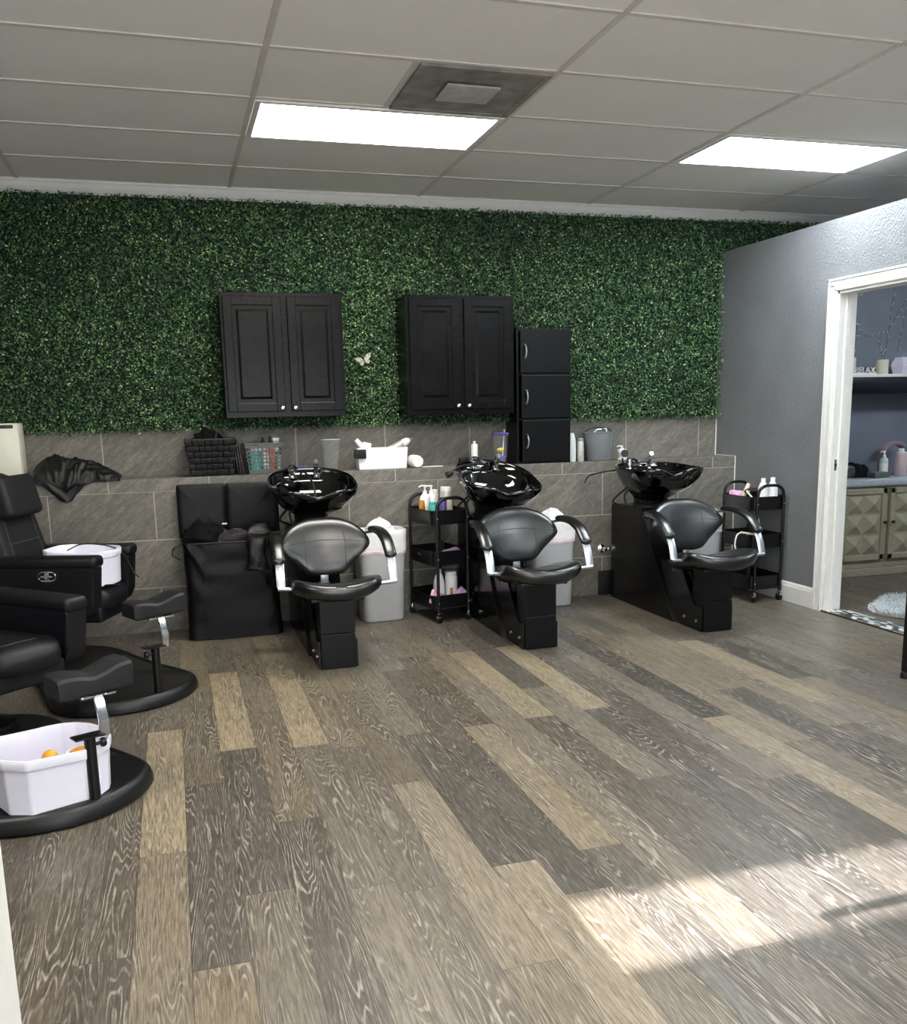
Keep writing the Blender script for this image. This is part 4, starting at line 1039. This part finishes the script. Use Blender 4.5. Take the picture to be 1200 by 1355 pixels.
# white organiser box
t = thing('storage_box', (.885, 2.845, ZL), 'white rectangular storage box holding tubes on the ledge', 'box')
b = B().puff([(-.172, -.055), (.172, -.055), (.172, .055), (-.172, .055)], [(.05, .002), (.93, .002), (1, .142), (.985, .142), (.92, .008), (.05, .008)], lambda x, y, h: (x, y, h)); part('box_body', b, 'whitep', t, smooth=False)
o = part('black_clip_holder', B().box(-.04, .04, -.012, .012, 0, .06, .006), 'rubber', None, (.728, 2.775, ZL+.075)); tag(o, 'small black pouch clipped to the left of the white storage box', 'pouch')
o = bottle((.93, 2.84, ZL+.115), .026, .19, 'whitep', 'white bottle with grey cap lying in the white storage box', 'round', 'cap', 'greyp', 'silver', tilt=(0, 1.12, 0))
o = bottle((.80, 2.845, ZL+.10), .018, .13, 'whitep', 'white tube sticking up at the left in the white storage box', 'tube', 'cap', 'teal', tilt=(0, -.7, 0), name='tube', cat='tube')
o = part('folded_tissue', B().box(-.03, .03, -.02, .02, 0, .07, .008), 'towel', None, (.775, 2.85, ZL+.11), (0, .25, 0)); tag(o, 'folded white tissue standing in the white storage box', 'tissue')
b = B(); 
pts = []
for i in range(60):
    a = i/60*4.2*PI; r = .006+.034*i/60; pts.append((math.cos(a)*r, math.sin(a)*r))
b.lathe([(.004, -.055), (.035, -.055), (.041, -.048), (.043, 0), (.041, .048), (.035, .055), (.004, .055)], 24)
b.tube([(x, y, .056) for x, y in pts], .0035, 6)
o = part('rolled_towel', b, 'towel', None, (1.112, 2.835, ZL+.043), (PI/2, 0, .15)); tag(o, 'small rolled white towel on the ledge right of the storage box', 'towel')
o = part('comb', B().box(-.075, .075, -.008, .008, 0, .006, .002).box(-.075, .0, -.016, -.008, 0.001, .005, .001), 'whitep', None, (1.235, 2.83, ZL)); tag(o, 'white rat-tail comb lying on the ledge by the rolled towel', 'comb')
bottle((1.545, 2.845, ZL), .023, .165, 'whitep', 'slim white bottle on the ledge behind the middle bowl', 'tall', 'cap', 'whitep')
o = part('black_brush_block', B().box(-.035, .035, -.02, .02, 0, .05, .008), 'rubber', None, (1.485, 2.9, ZL)); tag(o, 'small black block on the ledge left of the slim white bottle', 'brush')
bottle((2.262, 2.81, ZL), .03, .225, 'candle', 'pale blue bottle on the ledge touching the tall cabinet right side', 'cone', None, 'candle')
bottle((2.325, 2.80, ZL), .024, .165, 'silver', 'slim clear grey patterned bottle left of the grey bucket', 'tall', 'disc', 'greyp')
t = thing('bucket', (2.485, 2.845, ZL), 'grey plastic bucket with clamps sticking out on the ledge', 'bucket')
b = B().lathe([(.004, .002), (.085, .002), (.089, .008), (.112, .195), (.118, .198), (.118, .203), (.108, .203), (.086, .015), (.004, .012)], 36); part('pail', b, 'greyp', t)
part('bail_handle', B().tube([(-.112, 0, .19), (-.09, -.02, .222), (-.02, -.04, .236), (.06, -.03, .228), (.112, 0, .19)], .003, 8, smooth=6), 'rubber', t)
for i, (dx, a, m_) in enumerate(((-.02, .6, 'brushed'), (.06, -.2, 'whitep'))):
    o = part('hair_clip', B().tube([(-.05, 0, .0), (0, 0, .05), (.04, 0, .055)] if i == 0 else [(0, 0, -.04), (0, 0, .05), (-.015, 0, .062)], .006, 8, smooth=4), m_, None, (2.485+dx, 2.84, ZL+.165+.0*i)); tag(o, ('curved silver hair tool poking out of the grey bucket', 'white tool handle poking up from the grey bucket')[i], 'hair tool')
bottle((2.665, 2.83, ZL), .034, .085, 'whitep', 'white pump jar on the ledge between bucket and rightmost bowl', 'tall', 'pump', 'whitep', 'silver', name='pump_jar', cat='pump jar')
# butterfly on the hedge
t = thing('butterfly_ornament', (.80, 2.885, 1.677), 'pale butterfly ornament clipped to the greenery between the wall cabinets', 'butterfly')
for s_, nm in ((-1, 'wing'), (1, 'wing')):
    up = [(0, .004), (.014, .026), (.040, .038), (.056, .034), (.050, .012), (.03, .0), (.036, -.016), (.022, -.028), (.006, -.016)]
    b = B(); poly = [(s_*x, z) for x, z in up]
    v0 = [b.bm.verts.new((x, -.018*abs(x)/.05-.001, z)) for x, z in poly]; v1 = [b.bm.verts.new((x, -.018*abs(x)/.05+.0012, z)) for x, z in poly]
    b.bm.faces.new(v0); b.bm.faces.new(v1[::-1])
    for i in range(len(poly)): b.bm.faces.new((v0[i], v1[i], v1[(i+1) % len(poly)], v0[(i+1) % len(poly)]))
    part(nm, b, 'sideleaf', t, rot=(0, -.35, 0), smooth=False)
part('body', B().tube([(0, -.004, -.022), (0, -.006, 0), (0, -.004, .02)], .0035, 8), 'rubber', t, rot=(0, -.35, 0))
t = thing('shutoff_valve', (2.455, YF, .34), 'chrome water shutoff valve on the tile wall left of the rightmost station', 'valve')
b = B().lathe([(.003, 0), (.03, 0), (.03, .004), (.012, .012), (.012, .035), (.018, .038), (.018, .06), (.003, .062)], 20, mat=Matrix.Rotation(PI/2, 4, 'X')); part('valve_body', b, 'chrome', t)
part('handle', B().sphere((.03, -.045, .0), .018, sx=.6, sz=1.0).cyl((.01, -.045, 0), (.03, -.045, 0), .006, n=8), 'chrome', t)
o = part('dark_gap_panel', B().box(-.065, .06, -.02, 0, 0, .176, .002), 'rubber', None, (2.50-.005, YF-.002, .001)); tag(o, 'low black panel standing in for a dark gap in the tile wall beside the rightmost station', 'board')  # black slab in place of the dark opening at the wall base
# ------------------------------------------------------------------ side room
t = thing('dresser', (4.95, 2.80, 0), 'putty coloured dresser with pyramid panel doors seen through the doorway', 'dresser')
b = B().box(-.80, .80, -.195, .165, .09, .70, .004).box(-.82, .82, -.214, .165, .0, .06, .006).box(-.81, .81, -.206, .165, .06, .10, .008); part('carcass', b, 'putty', t, smooth=False)
part('dresser_top', B().box(-.83, .83, -.225, .17, .70, .757, .012, 3), 'dresstop', t, label='pale grey stone-look top')
for i, (a, c) in enumerate(((-.555, -.14), (-.105, .31), (.345, .76))):
    b = B().box(a, c, -.212, -.194, .125, .685, .003); fr = .045
    for (x0, x1, z0, z1) in ((a, c, .125, .125+fr), (a, c, .685-fr, .685), (a, a+fr, .125, .685), (c-fr, c, .125, .685)): b.box(x0, x1, -.222, -.21, z0, z1, .005)
    nx_, nz_ = 2, 3; ww = (c-a-2*fr)/nx_; hh = (.56-2*fr)/nz_
    for p in range(nx_):
        for q in range(nz_):
            x0 = a+fr+p*ww+.008; x1 = x0+ww-.016; z0 = .125+fr+q*hh+.008; z1 = z0+hh-.016
            vs_ = [b.bm.verts.new(pp) for pp in ((x0, -.212, z0), (x1, -.212, z0), (x1, -.212, z1), (x0, -.212, z1))]; ap = b.bm.verts.new(((x0+x1)/2, -.238, (z0+z1)/2))
            for k_ in range(4): b.bm.faces.new((vs_[k_], vs_[(k_+1) % 4], ap))
    d = part('door', b, 'putty', t, smooth=False)
    kx = c-.022 if i != 1 else a+.022
    part('knob', B().lathe([(.002, 0), (.006, 0), (.005, .012), (.013, .017), (.013, .024), (.002, .027)], 14), 'brass', d, (kx, -.222, .42), (PI/2, 0, 0), label='aged brass knob')
zd = .7575
bottle((4.915, 2.76, zd), .032, .17, 'candle', 'clear pump bottle on the dresser, left of the pink bottle', 'round', 'pump', 'whitep', 'whitep')
bottle((5.055, 2.735, zd), .046, .215, 'blush', 'large blush pink bottle on the dresser beside the pump bottle', 'tall', 'cap', 'whitep')
t = thing('desk_lamp', (5.07, 2.87, zd), 'curved dusty pink lamp arching behind the pink bottle on the dresser', 'lamp')
part('arch', B().sweep(catmull([(-.085, 0, 0), (-.085, 0, .15), (-.07, 0, .215), (-.02, 0, .25), (.06, 0, .252), (.11, 0, .225)], 6), .07, .03, (0, 1, 0)), 'mauve', t)
part('lamp_foot', B().box(-.105, .0, -.05, .05, 0, .012, .004), 'mauve', t)
heap('black_garment', 'cloth', 4.68, 2.80, zd, .13, .07, .10, 31, 'black garment heaped on the left of the dresser top', 'garment', fold=.3)
t = thing('glass_bowl', (4.53, 2.70, zd), 'small round clear glass bowl at the left end of the dresser', 'bowl')
part('bowl_body', B().lathe([(.004, 0), (.03, 0), (.05, .02), (.058, .05), (.05, .085), (.046, .085), (.053, .05), (.045, .024), (.004, .008)], 24), 'glass', t)
part('lid', B().lathe([(.004, .105), (.02, .102), (.048, .09), (.048, .086), (.004, .086)], 24), 'chrome', t)
o = part('grey_box', B().box(-.07, .07, -.045, .045, 0, .045, .004), 'greybox', None, (4.79, 2.67, zd)); tag(o, 'flat grey green box on the dresser in front of the garment', 'box')
# floating shelf and its things
t = thing('floating_shelf', (5.1, 2.98, 1.40), 'dark floating shelf with white top on the violet grey wall', 'shelf')
part('shelf_box', B().box(-.62, .62, -.20, 0, 0, .128, .003), 'screen', t)
part('shelf_top', B().box(-.63, .63, -.21, 0, .128, .15, .003), 'white', t, label='white shelf top')
zs = 1.5505
def candle(x, y, r, h, label, mat='candle'):
    t = thing('candle_holder', (x, y, zs), label, 'candle', group='candle holders on the floating shelf')
    part('cup', B().lathe([(.003, 0), (r*.94, 0), (r, .004), (r, h), (r-.004, h), (r-.005, h*.8), (.003, h*.8)], 24), mat, t)
    part('wick', B().cyl((0, 0, h*.8), (0, 0, h*.88), .0015, n=6), 'rubber', t)
candle(4.60, 2.81, .03, .125, 'tall slim frosted candle holder left of the RELAX sign')
candle(4.925, 2.86, .048, .112, 'wide cream candle holder right of the RELAX sign', 'cream')
t = thing('diffuser', (5.11, 2.87, zs), 'faceted lavender glass diffuser at the right on the floating shelf', 'diffuser')
part('facet_body', B().lathe([(.004, 0), (.062, 0), (.088, .06), (.082, .09), (.05, .13), (.004, .132)], 6), 'lavender', t, smooth=False)
part('glass_dome', B().lathe([(.075, .10), (.06, .16), (.05, .165), (.004, .167)], 8), 'glass', t, smooth=False)
# RELAX sign: letters standing on a strip
cu = bpy.data.curves.new('relax', 'FONT'); cu.body = 'RELAX'; cu.size = .066; cu.extrude = .006; cu.align_x = 'CENTER'; cu.space_character = 1.02
tmp = bpy.data.objects.new('tmp', cu); C.objects.link(tmp); bpy.context.view_layer.update()
me = bpy.data.meshes.new_from_object(tmp.evaluated_get(bpy.context.evaluated_depsgraph_get())); bpy.data.objects.remove(tmp)
t = thing('word_sign', (4.765, 2.86, zs), 'white cut-out RELAX word sign on the floating shelf', 'sign', .0)
o = bpy.data.objects.new('letters', me); C.objects.link(o); o.parent = t; o.rotation_euler = (PI/2, 0, 0); o.location = (0, 0, .011); me.materials.append(M['white'])
part('sign_base', B().box(-.105, .105, -.016, .016, 0, .012, .002), 'white', t)
# string lights
t = thing('string_lights', (4.95, 2.975, 1.75), 'wire string lights hanging on the violet grey wall above the shelf', 'string lights')
strands = [[(-.19, 0, .62), (-.195, 0, .45), (-.2, 0, .3), (-.185, 0, .15), (-.2, 0, -.05)], [(-.09, 0, .62), (-.15, 0, .5), (-.19, 0, .38)], [(.16, 0, .62), (.15, 0, .45), (.13, 0, .3), (.12, 0, .15), (.1, 0, -.05)],
           [(-.23, 0, .22), (-.15, 0, .14), (-.06, 0, .10), (.04, 0, .11), (.12, 0, .16), (.2, 0, .28), (.29, 0, .42)], [(.29, 0, .42), (.27, 0, .28), (.24, 0, .12), (.22, 0, -.02)], [(.29, 0, .6), (.3, 0, .42), (.36, 0, .3), (.45, 0, .4)], [(.04, 0, .09), (.05, 0, .0), (.09, 0, -.06)]]
b = B()
for s_ in strands: b.tube(s_, .0018, 5, smooth=5)
part('wire', b, 'greybox', t)
rr = random.Random(3)
for s_ in strands:
    P = catmull(s_, 4)
    for p in P[1::2]:
        d = Vector((rr.uniform(-1, 1), -.3, rr.uniform(-1, 1))).normalized()
        part('bulb', B().tube([p, p+d*.01, p+d*.024, p+d*.03], lambda q: .0032*(1-.6*q), 6), 'wire', t)
# fluffy rug
rnd = random.Random(9); verts = []; faces = []
cx, cy, rx, ry = 4.22, 1.36, .42, .44
for i in range(15000):
    a = rnd.uniform(0, 2*PI); q = math.sqrt(rnd.random()); x, y = cx+math.cos(a)*rx*q*(1+.08*math.sin(5*a)), cy+math.sin(a)*ry*q*(1+.08*math.sin(5*a))
    if x < XW+PT+.02: continue
    l = rnd.uniform(.03, .055); b_ = rnd.uniform(0, 2*PI); k = rnd.uniform(.2, .9); d = Vector((math.cos(b_)*k, math.sin(b_)*k, 1)).normalized(); s_ = Vector((-math.sin(b_), math.cos(b_), 0))*.003
    p = Vector((x, y, .004)); m_ = p+d*l*.6; e_ = m_+(d+Vector((0, 0, -.7))).normalized()*l*.5; n0 = len(verts)
    verts += [p-s_, p+s_, m_+s_*.8, m_-s_*.8, e_]; faces += [(n0, n0+1, n0+2, n0+3), (n0+3, n0+2, n0+4)]
me = bpy.data.meshes.new('rug_pile'); me.from_pydata(verts, [], faces); me.materials.append(M['fur'])
t = thing('fluffy_rug', (cx, cy, 0), 'fluffy white shag rug on the side room floor inside the doorway', 'rug')
part('rug_backing', B().lathe([(.01, .002), (.38, .002), (.38, .008), (.01, .008)], 40), 'fur', t)
o = bpy.data.objects.new('pile', me); C.objects.link(o); o.parent = t; o.location = (-cx, -cy, 0); o['kind'] = 'stuff'
# ------------------------------------------------------------------ edges of the frame
t = thing('side_table', (3.15, .0, 0), 'black metal table whose leg shows at the right edge of the picture', 'table')
for i, (x, y) in enumerate(((-.235, .255), (.235, .255), (-.235, -.255), (.235, -.255))):
    lg = part('leg', B().box(x-.016, x+.016, y-.016, y+.016, .035, .74, .002), 'blackmetal', t, smooth=False)
    part('foot', B().lathe([(.003, 0), (.024, 0), (.026, .01), (.022, .03), (.014, .036), (.003, .036)], 14, (x, y, 0)), 'rubber', lg)
part('table_top', B().box(-.26, .26, -.28, .28, .74, .765, .004), 'blackmetal', t)
t = thing('white_cabinet', (-1.077, -1.775, 0), 'white painted cabinet edge at the bottom left corner', 'cabinet')
part('carcass', B().box(-.27, .272, -.16, .17, 0, .86, .003), 'white', t, smooth=False)
part('cabinet_top', B().box(-.28, .276, -.17, .172, .86, .885, .004), 'white', t)
d = part('door', B().box(-.26, .262, -.178, -.161, .06, .84, .003), 'white', t); part('knob', B().sphere((.22, -.19, .6), .014), 'chrome', d)
# waiting chair just outside the frame: its tubular arm throws the looped shadow on the sunlit floor
t = thing('waiting_chair', (1.62, -2.1, 0), 'tubular arm waiting chair beyond the right edge, casting a looped shadow', 'chair')
part('seat', B().box(.18, .62, -.25, .25, .42, .48, .02, 3), 'leather', t)
part('backrest', B().box(.6, .66, -.24, .24, .5, .88, .02, 3), 'leather', t)
part('side_frame', B().tube([(.62, .285, .012), (.6, .285, .35), (.6, .285, .62), (.55, .285, .665), (.3, .285, .665), (.25, .285, .6), (.25, .285, .012)], .012, 10, smooth=4), 'chrome', t)
for sy in (-.285,):
    part('side_frame', B().tube([(.62, sy, .012), (.6, sy, .35), (.6, sy, .62), (.55, sy, .665), (-.42, sy, .665), (-.50, sy, .64), (-.52, sy, .58), (-.48, sy, .5), (-.3, sy, .44), (.3, sy, .4), (.3, sy, .2), (.3, sy, .012)], .012, 10, smooth=4), 'chrome', t)

# ------------------------------------------------------------------ light
w_ = bpy.data.worlds.new('World'); sc.world = w_; w_.use_nodes = True
bg = w_.node_tree.nodes['Background']
sk = w_.node_tree.nodes.new('ShaderNodeTexSky'); sk.sky_type = 'HOSEK_WILKIE'; sk.sun_direction = (0, -.8, .6); sk.turbidity = 3
w_.node_tree.links.new(sk.outputs[0], bg.inputs[0]); bg.inputs[1].default_value = 1.0
sun = bpy.data.lights.new('Sun', 'SUN'); so = bpy.data.objects.new('Sun', sun); C.objects.link(so)
sun.energy = 16.; sun.angle = math.radians(.6); sun.color = (1., .97, 1.)
el = math.radians(35); dv = Vector((-.0, math.cos(el), -math.sin(el)))
so.rotation_euler = dv.to_track_quat('-Z', 'Y').to_euler(); so.location = (1, -6, 5)

# ------------------------------------------------------------------ camera
yaw, pit, rol, fpx, cy_ = .2886, -.1862, .0212, 1226.65, 774.24
f_ = Vector((math.sin(yaw)*math.cos(pit), math.cos(yaw)*math.cos(pit), math.sin(pit)))
r0 = Vector((math.cos(yaw), -math.sin(yaw), 0)); d0 = f_.cross(r0)
r_ = r0*math.cos(rol)+d0*math.sin(rol); d_ = -r0*math.sin(rol)+d0*math.cos(rol)
cam = bpy.data.cameras.new('Camera'); co_ = bpy.data.objects.new('Camera', cam); C.objects.link(co_)
m = Matrix((( r_.x, -d_.x, -f_.x, -.4589), (r_.y, -d_.y, -f_.y, -3.3259), (r_.z, -d_.z, -f_.z, H-1.3985), (0, 0, 0, 1)))
co_.matrix_world = m
cam.sensor_fit = 'VERTICAL'; cam.sensor_height = 36; cam.lens = fpx*36/1355; cam.shift_y = (cy_-677.5)/1355; cam.clip_start = .05
sc.camera = co_
vs_ = sc.view_settings; vs_.view_transform = 'Standard'; vs_.look = 'None'; vs_.gamma = 1; vs_.use_curve_mapping = False; vs_.exposure = .97
